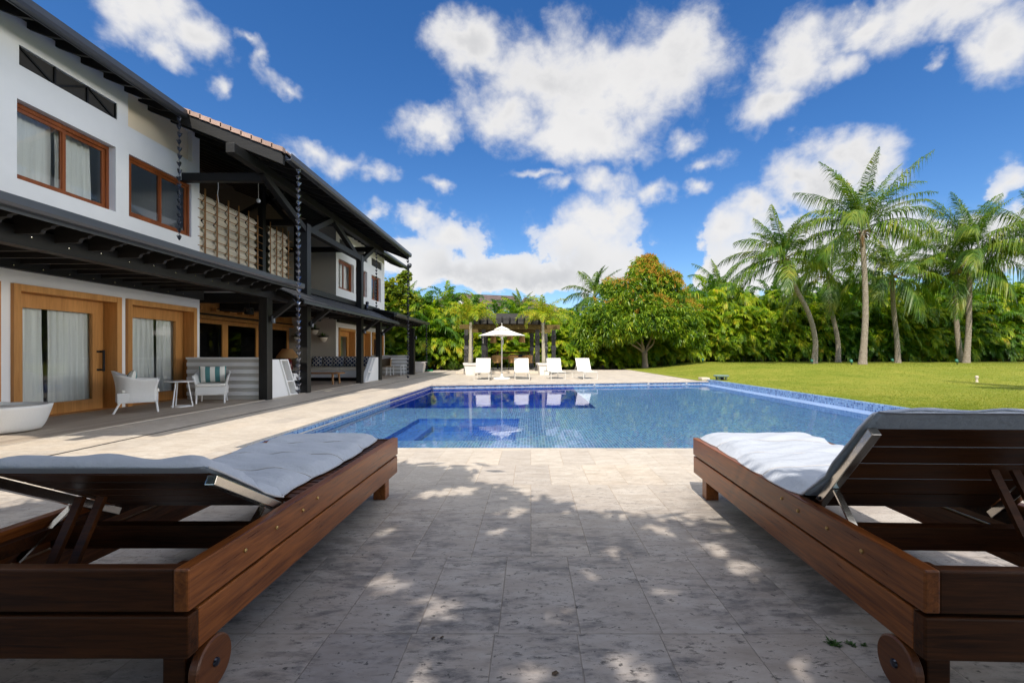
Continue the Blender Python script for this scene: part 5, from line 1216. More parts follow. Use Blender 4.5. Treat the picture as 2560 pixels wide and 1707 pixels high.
t = thing('floodlight', 'small grey floodlight clipped to the far end of the upper gutter', 'floodlight', (-7.33, 27.4, 6.25)); m = MB(); m.lathe([(0, 0), (.09, .02), (.12, .12), (.10, .26), (0, .28)], (0, 0, 0), 14); o = m.build('head', M['gutter'], t, smooth=True); o.rotation_euler = (R(40), R(35), 0); m = MB(); m.bar((0, 0, 0), (-.02, 0, -.30), .04, .04); m.build('bracket', M['black'], t)
# decoy owl
t = thing('bird_figure', 'dark grey bird figure perched on the porch roof in front of the far white wall', 'bird figure', (-6.18, 17.1, 2.70)); m = MB(); m.lathe([(0, 0), (.05, .0), (.075, .06), (.08, .14), (.06, .20), (.045, .225), (.06, .25), (.062, .29), (.04, .325), (0, .33)], n=16); o = m.build('body', M['bronze'], t, smooth=True); o.rotation_euler = (0, R(8), 0)
m = MB(); m.lathe([(0, 0), (.012, 0), (0, .03)], (0, -.06, .27), 6, 'y'); m.bar((-.03, .05, .1), (-.06, .1, -.05), .05, .015); m.build('beak_and_tail', M['black'], t)
# far woven chairs and table, planter, hose
c2 = rattan_chair('white', 'rope'); c2.location = (-7.05, 22.3, .008); c2.rotation_euler = (0, 0, R(150)); tag(c2, 'brown rope chair on white legs beside the white table by the far slatted wall', 'chair', 'rope chairs at the far end of the porch')
c3 = copy_tree(c2); c3.location = (-7.45, 22.75, .008); c3.rotation_euler = (0, 0, R(205)); c3['label'] = 'brown rope chair on white legs behind the other one, against the last door'
t = thing('far_table', 'small white table beside the rope chairs at the far end of the porch', 'table', (-6.62, 22.55, .008)); m = MB(); m.box(-.28, .28, -.28, .28, .46, .49); m.build('table_top', M['white'], t, bevel=.006)
for x in (-.25, .25):
    for y in (-.25, .25): m = MB(); m.tube([(x*1.05, y*1.05, 0), (x, y, .46)], .02, 8); m.build('leg', M['white'], t)
planter(-6.42, 26.3, 'white planter behind the farthest dark post, beside the hedge', 0)
t = thing('hose', 'coiled bright green garden hose on the paving by the hedge', 'hose', (-6.45, 28.0, .004)); m = MB()
for k in range(4): m.tube([( (.42-.05*k)*math.cos(a), (.34-.04*k)*math.sin(a), .022+.03*(k % 2)+.02*math.sin(3*a)) for a in [i*math.pi/12 for i in range(25)]], .02, 6, False)
m.build('coil', M['hose'], t)
# small fixtures on the lawn
def uplight(u, v, Y, label, mat='greenmetal', s=1.0):
    p = at(u, v, Y); z = gz(p.x, p.y)+.015; t = thing('garden_light', label, 'garden light', (p.x, p.y, z), 0, 'green garden lights on the lawn'); m = MB(); m.lathe([(0, 0), (.05*s, 0), (.05*s, .03), (.015*s, .05), (.015*s, .14*s), (0, .14*s)], n=10); m.build('stake', M['black'], t)
    m = MB(); m.lathe([(0, 0), (.07*s, .01), (.085*s, .18*s), (.07*s, .20*s), (0, .19*s)], n=14); o = m.build('head', M[mat], t, smooth=True); o.location = (0, 0, .12*s); o.rotation_euler = (R(-35), R(15), 0)
for u, v, Y, lb in ((2030, 912, 29.2, 'small green garden light at the foot of the leaning palm'), (2129, 914, 27.0, 'small green garden light in the grass left of the tallest palm'), (2232, 908, 31.6, 'small green garden light left of the slender middle palm'), (2393, 914, 28.2, 'small dark green garden light in the grass before the twin palms'), (1757, 913, 34.2, 'small green garden light in front of the hedge, right of the flowering tree')): uplight(u, v, Y, lb)
p = at(1800, 951, 18.2); t = thing('bollard_light', 'squat sage-green path light behind the far pool corner', 'path light', (p.x+.05, p.y, .02)); m = MB(); m.lathe([(0, .13), (.27, .13), (.30, .15), (.30, .185), (.26, .20), (0, .205)], n=24); m.build('cap', M['sage'], t)
for k in range(4): a = R(45+90*k); m = MB(); m.bar((.17*math.cos(a), .17*math.sin(a), 0), (.20*math.cos(a), .20*math.sin(a), .13), .07, .05); m.build('leg', M['sage'], t)
m = MB(); m.lathe([(0, .0), (.10, .0), (.10, .129), (0, .129)], n=14); m.build('lamp', M['black'], t)
p = at(1760, 949, 18.35); m = MB(); m.box(-.16, .16, -.2, .2, 0, .10); o = m.build('stone_block', M['stone'], bevel=.01); o.location = (p.x, p.y, .013); tag(o, 'pale limestone block at the far corner of the pool', 'stone block')
p = at(2442, 955, 15.5); t = thing('sprinkler', 'small upright garden sprinkler in the sunny lawn', 'sprinkler', (p.x, p.y, gz(p.x, p.y)+.015)); m = MB(); m.lathe([(0, 0), (.05, 0), (.035, .03), (.03, .12), (.05, .14), (.05, .20), (.02, .22), (0, .22)], n=12); m.build('body', M['stone'], t)
# ================================================================== VEGETATION
# coconut palms on the lawn
def coconut(base, crown, mids, seed, label, L=4.4, nf=22, r0=.24, r1=.125, nuts=0, up=1.0, group='coconut palms on the lawn', az0=0.0, extra=()):
    rg = np.random.default_rng(seed); bx_, by_, bz_ = base
    t = thing('coconut_palm', label, 'palm', (bx_, by_, bz_), 0, group); o_ = np.array(base)
    pts = catmull([(0, 0, -.1)] + [np.array(p)-o_ for p in mids] + [np.array(crown)-o_], 46); m = MB(); n_ = len(pts); rr = []
    for i in range(n_):
        s = i/(n_-1); r = r1+(r0-r1)*.35*(1-s)+(r0-r1)*.65*math.exp(-s*14); r *= 1+.035*math.sin(i*2.9)+.02*rg.uniform(-1, 1); rr.append(r)
    m.tube(pts, rr, 14); m.build('trunk', M['trunk'], t, smooth=True)
    c = np.array(crown)-o_; ps = []; hk = []
    for k in range(nf):
        s = k/(nf-1); az = az0+k*2.39996+rg.uniform(-.25, .25); el = R(86*up-95*s**1.25)+rg.uniform(-.16, .16); l = 1.08*L*rg.uniform(.82, 1.10)*(1 if s > .1 else .85)
        ps.append(frond(rg, l, 64, .235*L*rg.uniform(.85, 1.1), .058, el, R(42+58*(s if s < .7 else 1.4-s)+rg.uniform(-14, 16)), az, c+np.array((0, 0, .15-.2*s)), .55+.75*rg.random(), (24, 58), .05+.25*rg.random(), .17, .25, rg.uniform(-.45, .45), .030, (-.35+.2*rg.random(), 0)))
    for (az, el, l, dr) in extra: ps.append(frond(rg, l, 64, .19*L, .058, R(el), R(dr), R(az), c+np.array((0, 0, .2)), .4, (24, 58), .05, .15, .1, .1, .03))
    v, q = merge(ps); npmesh('crown', v, q, M['coco'], t)
    ps = []
    for k in range(16): az = rg.uniform(0, 6.28); ps.append(frond(rg, rg.uniform(.5, 1.1), 6, .18, .07, R(rg.uniform(-80, 50)), R(60), az, c+np.array((0, 0, -.15)), .5, (60, 80), 0, .3, .3, 0, .05))
    v, q = merge(ps); npmesh('dry_husk', v, q, M['husk'], t)
    for k in range(nuts):
        a = rg.uniform(0, 6.28); m = MB(); m.lathe([(0, -.14), (.09, -.10), (.115, 0), (.08, .11), (0, .15)], n=12); o = m.build('coconut', M['nut'], t, smooth=True); o.location = c+np.array((math.cos(a)*.24, math.sin(a)*.24, -.18-.1*rg.random()))
M['nut'] = simple('coconut_shell', (.30, .23, .05), .55, 0, .25, 6)
def gp(u, v_, Y): p = at(u, v_, Y); return (p.x, p.y, gz(p.x, p.y))
def pt(u, v_, Y): p = at(u, v_, Y); return (p.x, p.y, p.z)
coconut(gp(2035, 910, 29.8), pt(1960, 648, 29.2), [pt(2038, 850, 29.8), pt(2022, 785, 29.7), pt(1990, 720, 29.5)], 21, 'coconut palm with a curved trunk leaning left, leftmost on the lawn', 3.9, 22, .24, .12, 4, .95, az0=.4, extra=((186, 8, 4.4, 60), (160, -5, 4.2, 55)))
coconut(gp(2095, 905, 34.5), pt(2070, 690, 34.5), [pt(2094, 850, 34.5), pt(2078, 770, 34.5)], 22, 'shaded coconut palm standing behind, between the leaning palm and the tallest palm', 4.4, 20, .26, .13, 0, .8, az0=1.2)
coconut(gp(2156, 912, 27.4), pt(2154, 575, 27.4), [pt(2163, 800, 27.4), pt(2162, 700, 27.4)], 23, 'tallest coconut palm, straight trunk, in the middle of the lawn group', 4.6, 22, .27, .13, 0, 1.0, az0=2.0, extra=((10, 66, 5.2, 30), (8, 38, 5.6, 42), (100, 80, 4.8, 45)))
coconut(gp(2245, 907, 32.2), pt(2230, 690, 32.2), [pt(2242, 850, 32.2), pt(2233, 760, 32.2)], 24, 'coconut palm with a slender ringed trunk, right of the tallest palm', 4.2, 20, .24, .13, 2, .9, az0=3.0)
coconut(gp(2403, 904, 32.8), pt(2390, 672, 32.8), [pt(2394, 840, 32.8), pt(2389, 760, 32.8)], 25, 'left one of the twin coconut palms at the right', 4.2, 18, .24, .14, 5, .75, az0=.9)
coconut(gp(2415, 908, 32.0), pt(2424, 640, 32.0), [pt(2421, 830, 32.0), pt(2423, 740, 32.0)], 26, 'right one of the twin coconut palms, its crown held higher', 5.0, 24, .27, .14, 0, 1.0, az0=2.6, extra=((15, 62, 5.8, 25), (150, 75, 5.0, 35)))
coconut(gp(2640, 905, 31.0), pt(2610, 610, 31.0), [pt(2630, 800, 31.0)], 27, 'coconut palm at the right edge, only its fronds in the photo', 4.8, 22, .26, .14, 0, .9, az0=.2)
# low crowns of palms rising behind the hedge
for (u, v_, Y, L, sd, lb) in ((1302, 790, 39, 2.7, 31, 'young coconut palm rising behind the pergola hedge, in front of the brown roofs'), (1488, 745, 39, 3.2, 32, 'young coconut palm rising behind the flowering tree at its left'), (1800, 735, 41, 3.6, 33, 'young coconut palm rising above the hedge, right of the flowering tree'), (1018, 775, 37, 2.8, 34, 'arching palm rising beside the yellow-green broad-leaved tree')):
    p = at(u, v_, Y); coconut((p.x, p.y, 0), (p.x, p.y, p.z), [(p.x+.1, p.y, p.z*.5)], sd, lb, L, 15, .2, .12, 0, 1.0, 'young palms behind the hedge', az0=sd)
# areca palms of the hedge: a few clumps grown in code, then copied
def areca_proto(seed, mat, Hc=4.5, dense=1.0):
    rg = np.random.default_rng(seed); ps = []; m = MB()
    for k in range(int(11*dense)):
        a = rg.uniform(0, 6.283); r0_ = rg.uniform(.05, .45); h = Hc*(.10+.52*rg.random()); ln = rg.uniform(.05, .55)*h/Hc*1.6
        b_ = np.array((r0_*math.cos(a), r0_*math.sin(a), 0)); tp = b_+np.array((ln*math.cos(a), ln*math.sin(a), h))
        m.tube([b_, b_*.4+tp*.6-np.array((math.cos(a)*.05, math.sin(a)*.05, 0)), tp], [.035, .03, .024], 6)
        for j in range(rg.integers(4, 6)):
            az = a+rg.uniform(-1.9, 1.9); up = rg.random(); el = R(30+58*up)
            ps.append(frond(rg, rg.uniform(2.0, 2.9), 30, .66, .070, el, R(80+60*rg.random()), az, tp-np.array((0, 0, rg.uniform(0, .2))), .35+.4*rg.random(), (28, 60), .25, .22, .12, rg.uniform(-.5, .5), .014))
    for k in range(16):                               # fronds springing low at the skirt
        a = rg.uniform(0, 6.283); ps.append(frond(rg, rg.uniform(1.0, 1.7), 24, .48, .065, R(rg.uniform(35, 75)), R(rg.uniform(70, 120)), a, (.35*math.cos(a), .35*math.sin(a), rg.uniform(.1, 1.2)), .35, (30, 62), .3, .15, .12, rg.uniform(-.4, .4), .014))
    v, q = merge(ps); return v, q, m
protos = []
M['cane'] = simple('green_cane', (.10, .105, .03), .6, 0, .4, 6, .2, .3, (1, 1, 2))
for k, (sd, mt) in enumerate(((41, 'areca'), (42, 'areca'), (43, 'areca'), (44, 'areca'), (45, 'areca_dk'), (46, 'areca_dk'))):
    v, q, m = areca_proto(sd, mt); t = thing('areca_palm', 'areca palm in the dense tall hedge around the lawn and terrace', 'palm', (0, 0, 0), 0, 'areca palms in the hedge')
    npmesh('foliage', v, q, M[mt], t); m.build('stem', M['cane'], t); protos.append(t)
rg = np.random.default_rng(99); used = [False]*6
def put_areca(x, y, s, sz, k):
    global used
    o = protos[k] if not used[k] else copy_tree(protos[k]); used[k] = True
    o.location = (x, y, gz(x, y) - .02); o.rotation_euler = (0, 0, rg.uniform(0, 6.28)); o.scale = (s, s, sz)
line = [(-11.0, 31.0), (-6.8, 31.4), (-3, 33.2), (3, 33.8), (8.5, 35.6), (14, 37.6), (26, 38.6), (48, 39.5)]
hts = [6.2, 6.1, 5.4, 5.1, 6.2, 7.4, 7.9, 8.3]
def along(d):
    for (a, b_), (h0, h1) in zip(zip(line[:-1], line[1:]), zip(hts[:-1], hts[1:])):
        l = math.dist(a, b_)
        if d <= l: f = d/l; return a[0]+(b_[0]-a[0])*f, a[1]+(b_[1]-a[1])*f, h0+(h1-h0)*f
        d -= l
    return None
for row, (dy, stp, mul) in enumerate(((0, 1.12, .80), (1.3, 1.25, 1.0), (2.7, 1.9, 1.06), (-.85, 1.0, .42))):
    d = .3*row
    while True:
        r_ = along(d)
        if r_ is None: break
        x, y, h = r_; sz = h*mul/4.35*rg.uniform(.90, 1.08)
        dark = rg.random() < (.10 if x < 20 else .35) or row == 2
        put_areca(x+rg.uniform(-.3, .3), y+dy+rg.uniform(-.25, .25), rg.uniform(.95, 1.2)*(.92+.05*h/4)*(.62 if row == 3 else 1), sz, int(rg.integers(4, 6)) if dark else int(rg.integers(0, 4))); d += stp*rg.uniform(.85, 1.15)
# strap-leaved plants at the foot of the hedge
def strap(seed):
    rg = np.random.default_rng(seed); V = []; Q = []
    for k in range(60):
        a, e, l = rg.uniform(0, 6.28), rg.uniform(.35, 1.4), rg.uniform(.4, .75); h = np.array((math.cos(a), math.sin(a), 0)); sd = np.array((-math.sin(a), math.cos(a), 0))*.022; c = len(V); b_ = h*.05
        p1 = b_+h*l*.5*math.cos(e)+np.array((0, 0, l*.55*math.sin(e))); p2 = b_+h*l*math.cos(e)*1.1+np.array((0, 0, l*.75*math.sin(e)-.06))
        V += [b_-sd, b_+sd, p1+sd, p1-sd, p2+sd*.1, p2-sd*.1]; Q += [(c, c+1, c+2, c+3), (c+3, c+2, c+4, c+5)]
    return np.array(V), np.array(Q)
sp0 = None
for i, (u, Y, s, lb) in enumerate(((1133, 29.5, 1.3, 'strap-leaved plant at the foot of the hedge, left of the pergola'), (1160, 29.0, 1.1, 'strap-leaved plant beside the left pergola post'), (1420, 31.5, .9, 'strap-leaved plant at the hedge foot behind the third white lounger'), (1445, 32, 1.1, 'strap-leaved plant at the hedge foot between the third and the last white lounger'), (1660, 34, 1.2, 'strap-leaved plant in the shade right of the flowering tree trunk'), (1700, 34.5, 1.0, 'strap-leaved plant in the hedge shade, midway to the green garden light'), (1745, 35, .9, 'small strap-leaved plant beside the hedge garden light'), (1820, 36, 1.2, 'strap-leaved plant at the hedge foot above the path light'), (1930, 36.5, 1.1, 'strap-leaved plant at the hedge foot left of the leaning palm'))):
    p = at(u, 900, Y)
    if sp0 is None: v, q = strap(5); sp0 = npmesh('strap_plant', v, q, M['yucca']); o = sp0
    else: o = sp0.copy(); COL.objects.link(o)
    o.location = (p.x, p.y, gz(p.x, p.y)+.01); o.scale = (s, s, s); o.rotation_euler = (0, 0, i*1.3); tag(o, lb, 'plant', 'strap-leaved plants at the hedge foot')
# leafy trees
def leaf_cloud(rg, centres, radii, nper, ll, lw, drop=.35, spread=.16, cup=0.0, round_=False, out=None):
    """whorls of leaves scattered through blobs; each leaf two quads"""
    V = []; Q = []; c = 0
    for C_, Rr in zip(centres, radii):
        n_ = nper; d = rg.normal(size=(n_, 3)); d /= np.linalg.norm(d, axis=1)[:, None]; rad = (rg.random(n_)**.42); P = np.array(C_)+d*rad[:, None]*np.array(Rr)
        for k in range(7):
            a = rg.uniform(0, 6.283, n_); e = rg.uniform(-.9, .7, n_)-drop; D = np.stack([np.cos(a)*np.cos(e), np.sin(a)*np.cos(e), np.sin(e)], 1)+d*.55; D /= np.linalg.norm(D, axis=1)[:, None]
            w = np.cross(D, np.array((0, 0, 1.0))+.7*rg.normal(size=(n_, 3))); w /= np.linalg.norm(w, axis=1)[:, None]
            l = ll*rg.uniform(.7, 1.15, n_); hw = lw*.5*rg.uniform(.8, 1.15, n_); p = P+d*.02+rg.normal(0, spread*.35, (n_, 3)); m1 = p+D*(l*.5)[:, None]; tip = p+D*l[:, None]+np.array((0, 0, -1))*(l*.25)[:, None]
            b0, t0 = (.75, .7) if round_ else (.35, .12)
            blk = np.stack([p-w*(hw*b0)[:, None], p+w*(hw*b0)[:, None], m1+w*hw[:, None], m1-w*hw[:, None], tip+w*(hw*t0)[:, None], tip-w*(hw*t0)[:, None]], 1).reshape(-1, 3)
            V.append(blk); b_ = c+np.arange(n_)*6; Q.append(np.stack([b_, b_+1, b_+2, b_+3], 1)); Q.append(np.stack([b_+3, b_+2, b_+4, b_+5], 1)); c += 6*n_
    return np.concatenate(V), np.concatenate(Q)
def limbs(m, base, targets, r0, rg, h0):
    for tg in targets:
        b_ = np.array(base); tg = np.array(tg); mid = b_*.55+tg*.45+rg.normal(0, .12, 3); st_ = b_+np.array((0, 0, 0)); m.tube(catmull([st_, st_*.75+mid*.25+np.array((0, 0, h0*.1)), mid, tg], 12), [r0*(1-.85*i/12) for i in range(13)], 8)
MY = 32.5; mp_ = at(1613, 921, MY); T0 = (mp_.x, mp_.y, 0.02); rg = np.random.default_rng(3)
t = thing('mango_tree', 'round leafy tree with orange blossom at its top, standing before the hedge', 'tree', T0)
m = MB(); m.tube(catmull([(0, 0, -.1), (-.02, 0, .6), (-.05, 0, 1.15)], 8), [.27, .25, .22, .21, .20, .19, .19, .20, .20], 12)
limbs(m, (-.05, 0, 1.0), [(-1.6, .3, 2.6), (-.45, -.3, 3.4), (.15, .2, 3.8), (.55, -.1, 3.0), (-2.6, -.3, 3.3), (1.4, .4, 3.9)], .13, rg, 1); m.build('trunk', M['bark'], t, smooth=True)
blobs = []
def px_blob(u, v_, r, dy=0): p = at(u, v_, MY); return (p.x-T0[0], dy, p.z-T0[2]), (r, r*.9, r*.78)
for (u, v_, r, dy) in ((1625, 690, 1.25, 0), (1612, 668, .95, .1), (1624, 652, .45, .1), (1600, 690, 1.0, -.3), (1650, 700, 1.0, -.2), (1450, 850, .8, -.2), (1735, 850, .7, -.3), (1600, 720, 1.5, -.5), (1560, 745, 1.5, -.8), (1665, 735, 1.35, -.4), (1700, 790, 1.35, -.6), (1720, 830, 1.0, -.5), (1510, 780, 1.4, -.6), (1480, 800, 1.15, -.3), (1460, 830, .95, -.2), (1550, 800, 1.6, -1.4), (1610, 790, 1.7, -1.6), (1660, 800, 1.5, -1.3), (1525, 830, 1.15, -1.3), (1570, 822, 1.1, -1.7), (1640, 815, 1.1, -1.5), (1695, 838, .95, -1.0), (1600, 760, 2.0, 1.0), (1500, 825, 1.2, .9), (1700, 760, 1.3, .8), (1530, 720, .9, .2), (1675, 700, .8, .1), (1470, 860, .6, -.6)): blobs.append(px_blob(u, v_, r, dy))
v, q = leaf_cloud(rg, [b_[0] for b_ in blobs], [b_[1] for b_ in blobs], 250, .30, .078); npmesh('crown', v, q, M['mango'], t)
# blossom panicles on the upper, sunny side
Vb = []; Qb = []; c = 0
upper = [b_ for b_ in blobs if b_[0][2] > 3.6]
for k in range(460):
    C_, Rr = upper[int(rg.integers(0, len(upper)))]; d = np.array((rg.normal(.15, .6), -abs(rg.normal(.5, .4)), abs(rg.normal(.5, .5)))); d /= np.linalg.norm(d)
    b_ = np.array(C_)+d*np.array(Rr)*1.0
    if rg.random() > min(1, (b_[2]-2.9)/3.4+(.25 if b_[0] > .3 else 0)): continue
    for j in range(7):
        d = rg.normal(size=3)*.55+np.array((0, -.2, .9)); d /= np.linalg.norm(d); l = rg.uniform(.10, .26); s_ = np.cross(d, rg.normal(size=3)); s_ = s_/np.linalg.norm(s_)*.019; o_ = b_+rg.normal(0, .05, 3)
        Vb += [o_-s_*.5, o_+s_*.5, o_+d*l+s_, o_+d*l-s_]; Qb.append((c, c+1, c+2, c+3)); c += 4
npmesh('blossom', np.array(Vb), np.array(Qb), M['blossom'], t)
# yellow-green broad-leaved tree at the far end of the house
GY = 31.0; p0 = at(985, 915, GY); t = thing('broad_leaved_tree', 'sunny yellow-green tree with round leaves behind the far end of the house', 'tree', (p0.x, p0.y, 0)); rg = np.random.default_rng(8)
m = MB(); m.tube(catmull([(0, 0, -.1), (.1, 0, 1.5), (0, .1, 3.0)], 8), [.2-.01*i for i in range(9)], 10); limbs(m, (0, .1, 2.8), [(-1, 0, 5), (.6, .2, 5.2), (1.3, -.2, 4.3), (.2, -.3, 6.2)], .1, rg, 1); m.build('trunk', M['bark'], t, smooth=True)
bl = []
for (u, v_, r) in ((985, 720, .75), (1005, 745, .8), (970, 755, .8), (1030, 755, .6), (1000, 780, .9), (1020, 790, .8), (975, 800, 1.0), (1005, 695, .28), (1012, 686, .22), (962, 725, .5), (1042, 775, .5), (950, 780, 1.2), (930, 740, 1.2)): q_ = at(u, v_, GY); bl.append(((q_.x-p0.x, rg.uniform(-.4, .4), q_.z), (r, r*.9, r*.85)))
v, q = leaf_cloud(rg, [b_[0] for b_ in bl], [b_[1] for b_ in bl], 60, .20, .17, .1, .2, 0, True); npmesh('crown', v, q, M['grape'], t)
# fan palm below it
t = thing('fan_palm', 'blue-green fan palm at the far corner of the house, below the yellow-green tree', 'palm', (p0.x-.3, 29.6, 0)); rg = np.random.default_rng(18); ps = []
m = MB(); m.tube([(0, 0, 0), (0, 0, 3.3)], [.14, .11], 10); m.build('trunk', M['palestem'], t)
for k in range(13): az = k*2.4; ps.append(frond(rg, 1.5, 20, .8, .06, R(70-70*(k/12)), R(40), az, (0, 0, 3.3), .1, (30, 75), .1, .62, .06, 0, .02))
v, q = merge(ps); npmesh('crown', v, q, M['fan'] if 'fan' in M else M['areca_dk'], t)
# weeds in the paving joint
for i, (u, v_, s, lb) in enumerate(((2086, 1604, 1.0, 'largest weed tuft growing in the paving beside the right lounger'), (2126, 1604, .6, 'middle small weed tuft in the paving beside the right lounger'), (2158, 1606, .42, 'smallest weed tuft in the paving, nearest the right lounger wheel'))):
    Y = F*H/(v_+6-V0); x = (u-U0)/F*Y; rg = np.random.default_rng(60+i); V = []; Q = []; s *= .85
    for k in range(46):
        a, e, l = rg.uniform(0, 6.28), rg.uniform(.0, .7), rg.uniform(.010, .034)*s; h = np.array((math.cos(a)*math.cos(e), math.sin(a)*math.cos(e), math.sin(e))); sd = np.array((-math.sin(a), math.cos(a), 0))*.0042*s; b_ = np.array((rg.normal(0, .014*s), rg.normal(0, .010*s), .001)); c = len(V)
        V += [b_-sd*.4, b_+sd*.4, b_+h*l*.6+sd, b_+h*l*.6-sd, b_+h*l+sd*.1, b_+h*l-sd*.1]; Q += [(c, c+1, c+2, c+3), (c+3, c+2, c+4, c+5)]
    o = npmesh('weed', np.array(V), np.array(Q), M['weed']); o.location = (x, Y, 0); tag(o, lb, 'weed', 'weeds in the paving')
# fallen leaves on the paving
for i, (u, v_, s, lb) in enumerate(((1388, 1684, 1.0, 'dark fallen leaf on the shaded paving, nearest the bottom edge'), (1083, 1596, .6, 'left one of two small dark spots of fallen leaf on the paving'), (1105, 1594, .6, 'right one of two small dark spots of fallen leaf on the paving'))):
    Y = F*H/(v_-V0); x = (u-U0)/F*Y; m = MB(); m.add([(-.012*s, -.006*s, .001), (0, -.012*s, .004), (.014*s, 0, .002), (.004*s, .011*s, .004), (-.010*s, .007*s, .001)], [(0, 1, 2, 3, 4)]); o = m.build('fallen_leaf', M['soil'], fix=False); o.location = (x, Y, .0015); tag(o, lb, 'fallen leaf', 'fallen leaves on the near paving')
# shade tree behind the viewer: its crown throws the dappled shade over the near terrace
rg = np.random.default_rng(77); TX, TYs = .20, .77
yb_x = [-4.2, -3.2, -2.2, -1.4, -.6, -.1, .25, .6, .85, 1.25, 2.2, 3.4]; yb_y = [2.6, 3.7, 4.2, 4.45, 4.25, 3.45, 3.05, 2.9, 3.05, 2.65, 2.3, 1.4]
holes = [(.45, 2.45, .04), (-.2, 2.75, .045), (-.85, 2.75, .05), (.62, 2.05, .03), (.25, 2.2, .025), (-.15, 3.05, .05), (-.66, 2.12, .06), (-.62, 2.06, .05), (-.42, 1.95, .055), (-.36, 1.88, .06), (-.04, 1.52, .05), (-.36, 1.5, .05), (.32, 1.53, .06), (.9, 1.55, .05), (1.05, 2.29, .05), (.14, 1.85, .03), (-.55, 3.55, .10), (-.75, 3.45, .10), (-.35, 3.95, .12), (.75, 2.75, .06), (1.0, 2.5, .05), (1.1, 2.2, .03)]
NX = 9000
t = thing('shade_tree', 'leafy shade tree behind the viewer, seen only by its dappled shadow', 'tree', (-2.6, -4.5, 0))
m = MB(); m.tube(catmull([(0, 0, -.1), (.1, .1, 1.6), (.2, .4, 3.2)], 8), [.25-.01*i for i in range(9)], 12); limbs(m, (.2, .4, 3.0), [(2.2, 3.0, 5), (-.6, 2.2, 5.2), (3.8, 1.5, 5.0), (1.2, -.8, 5.4), (1.0, 4.0, 5.0)], .12, rg, 1); m.build('trunk', M['bark'], t, smooth=True)
NC = 6500; gx = rg.uniform(-4.6, 4.2, NC*3); gy_ = rg.uniform(-3.0, 4.6, NC*3); lim = np.interp(gx, yb_x, yb_y); keep = (gy_ < lim - .16 + rg.normal(0, .05, len(gx))) ; gx, gy_ = gx[keep][:NC], gy_[keep][:NC]
ex = rg.uniform(-9, 9, NX*4); ey = rg.uniform(-9, 1.2, NX*4); kp = (np.abs(ex) > 3.6) | (ey < -2.4); kp &= ~((ex < -3.2) & (ey > -1.5)); gx = np.concatenate([gx, ex[kp][:NX]]); gy_ = np.concatenate([gy_, ey[kp][:NX]])  # extra unseen leaf clusters added to hold sky light off the terrace
P = []
for x, y in zip(gx, gy_):
    for k in range(9):
        a = x+rg.normal(0, .13); b_ = y+rg.normal(0, .13)
        if any((a-h[0])**2+(b_-h[1])**2 < (h[2]*1.05+.075)**2 for h in holes): continue
        h = rg.uniform(3.3, 5.2); P.append((a-TX*h, b_-TYs*h, h))
P = np.array(P); n_ = len(P); a = rg.uniform(0, 6.28, n_); e = rg.uniform(-.8, .4, n_); D = np.stack([np.cos(a)*np.cos(e), np.sin(a)*np.cos(e), np.sin(e)], 1); w = np.cross(D, np.array((0, 0, 1.))+.5*rg.normal(size=(n_, 3))); w /= np.linalg.norm(w, axis=1)[:, None]; l = rg.uniform(.18, .30, n_); hw = l*.17
P -= D*(l*.5)[:, None]
blk = np.stack([P-w*(hw*.4)[:, None], P+w*(hw*.4)[:, None], P+D*(l*.55)[:, None]+w*hw[:, None], P+D*(l*.55)[:, None]-w*hw[:, None], P+D*l[:, None]+w*(hw*.15)[:, None], P+D*l[:, None]-w*(hw*.15)[:, None]], 1).reshape(-1, 3) - np.array((-2.6, -4.5, 0))
b_ = np.arange(n_)*6; Q = np.concatenate([np.stack([b_, b_+1, b_+2, b_+3], 1), np.stack([b_+3, b_+2, b_+4, b_+5], 1)]); npmesh('crown', blk, Q, M['shade'], t)
# palms just outside the right edge throw shadows on the lawn
coconut((14.6, 7.2, gz(14.6, 7.2)), (14.0, 7.4, 6.8), [(14.6, 7.3, 3)], 28, 'coconut palm outside the right edge, seen only by its shadow on the lawn', 2.9, 18, .24, .13, 0, .9)
# neighbouring roofs beyond the hedge
M['farroof'] = None
def mk_far():
    m = N('brown_tiled_roof'); t_ = m.n('ShaderNodeTexCoord'); sp = m.n('ShaderNodeSeparateXYZ'); m.l(t_.outputs['Object'], sp.inputs[0]); f = m.math('FRACT', m.math('MULTIPLY', sp.outputs[2], 3.0)); nz = m.noise(m.obj((1, 1, 4)), 1.6, 4, .6)
    c = m.ramp(m.math('MULTIPLY_ADD', nz, .6, m.math('MULTIPLY', f, .4)), [(.25, (.045, .034, .032)), (.5, (.12, .088, .08)), (.8, (.20, .145, .13))]); return m.done(m.pbsdf(c, .8, 0, m.bump(f, .5, .05), .2))
M['farroof'] = mk_far()
HY = 62.0
def hp(u, v_, dy=0): return at(u, v_, HY+dy)
t = thing('neighbouring_house', 'neighbouring house with brown tiled roofs showing above the hedge', 'house', (hp(1200, 884).x, HY, 0)); off = t.location
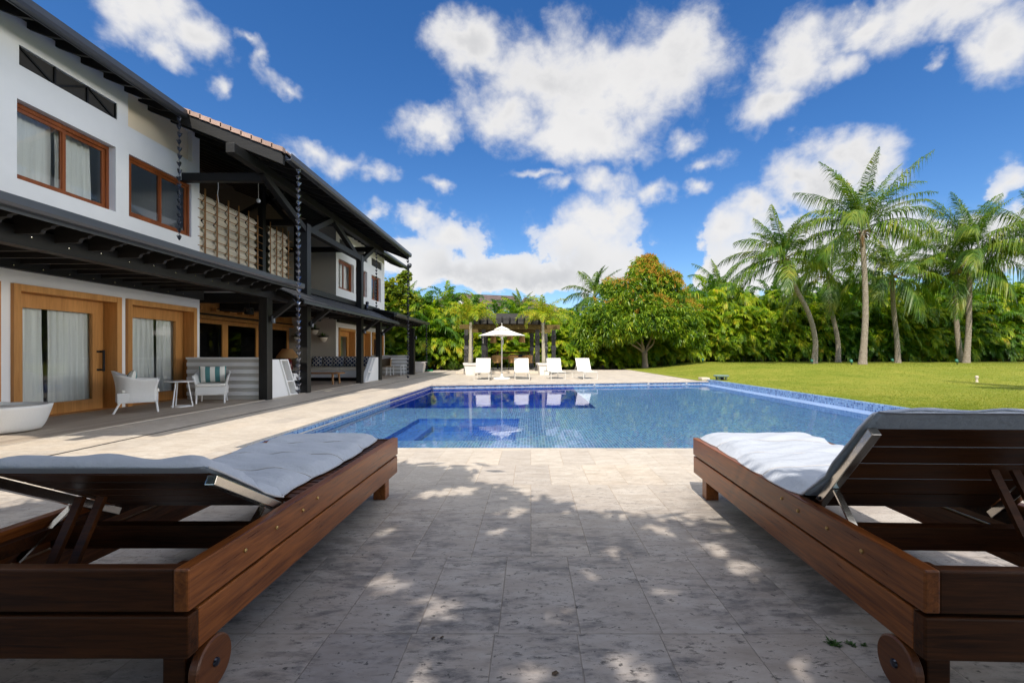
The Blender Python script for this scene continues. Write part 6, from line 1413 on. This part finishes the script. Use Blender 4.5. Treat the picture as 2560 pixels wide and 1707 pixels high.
m = MB(); A = hp(1127, 734); L_, Rr, Lb, Rb = hp(1085, 755), hp(1152, 772), hp(1085, 755, 7), hp(1152, 772, 7)
ap0, ap1 = hp(1122, 734, 3), hp(1132, 734, 3)
m.add([hp(1075, 760, 0), hp(1158, 780, 0), hp(1175, 770, 8), hp(1090, 760, 8), ap0, ap1], [(0, 1, 5, 4), (1, 2, 5), (2, 3, 4, 5), (3, 0, 4)]); m.build('roof', M['farroof'], t, off)
m = MB(); a0, a1 = hp(1149, 734, 0), hp(1289, 740, 6); e0, e1 = hp(1176, 775, -3), hp(1300, 775, 1); k0 = hp(1136, 775, 4)
m.add([a0, a1, e1, e0], [(0, 3, 2, 1)]); m.add([a0+Vector((0, 0, -.02)), hp(1135, 768, 3), hp(1180, 780, 9), a1+Vector((0, 0, -.02))], [(0, 1, 2, 3)]); m.build('roof', M['farroof'], t, off, fix=False)
m = MB(); a, b2_ = a0+Vector((.15, .5, -.5)), e0+Vector((-.2, .8, -.3)); c_ = Vector((k0.x, e0.y+1.5, e0.z)); m.add([a, b2_, Vector((b2_.x, b2_.y, 0)), Vector((c_.x, c_.y, 0)), c_], [(0, 1, 2, 3, 4)]); m.build('gable_wall', M['plaster'], t, off, fix=False)
m = MB(); m.bar(a0+Vector((0, -.05, -.1)), e0+Vector((0, -.05, -.1)), .25, .35); m.build('barge_board', M['tile_pink'], t, off); m = MB(); m.bar(a0+Vector((-.1, .1, -.2)), c_+Vector((-.2, 0, 0)), .3, .5); m.build('barge_board', M['timber'], t, off)
m = MB(); r0_, r1_ = hp(1312, 742, 0), hp(1440, 782, -2); m.add([r0_, r1_, r1_+Vector((0, -3, -2.5)), r0_+Vector((-1.5, -3, -2.5)), r0_+Vector((0, 5, -1))], [(0, 3, 2, 1), (0, 4, 3)]); m.build('roof', M['farroof'], t, off, fix=False)
m = MB(); m.box(hp(1085, 800).x, hp(1430, 800).x, HY+1.5, HY+9, 0, 6.2); m.build('wall', M['plaster'], t, off)
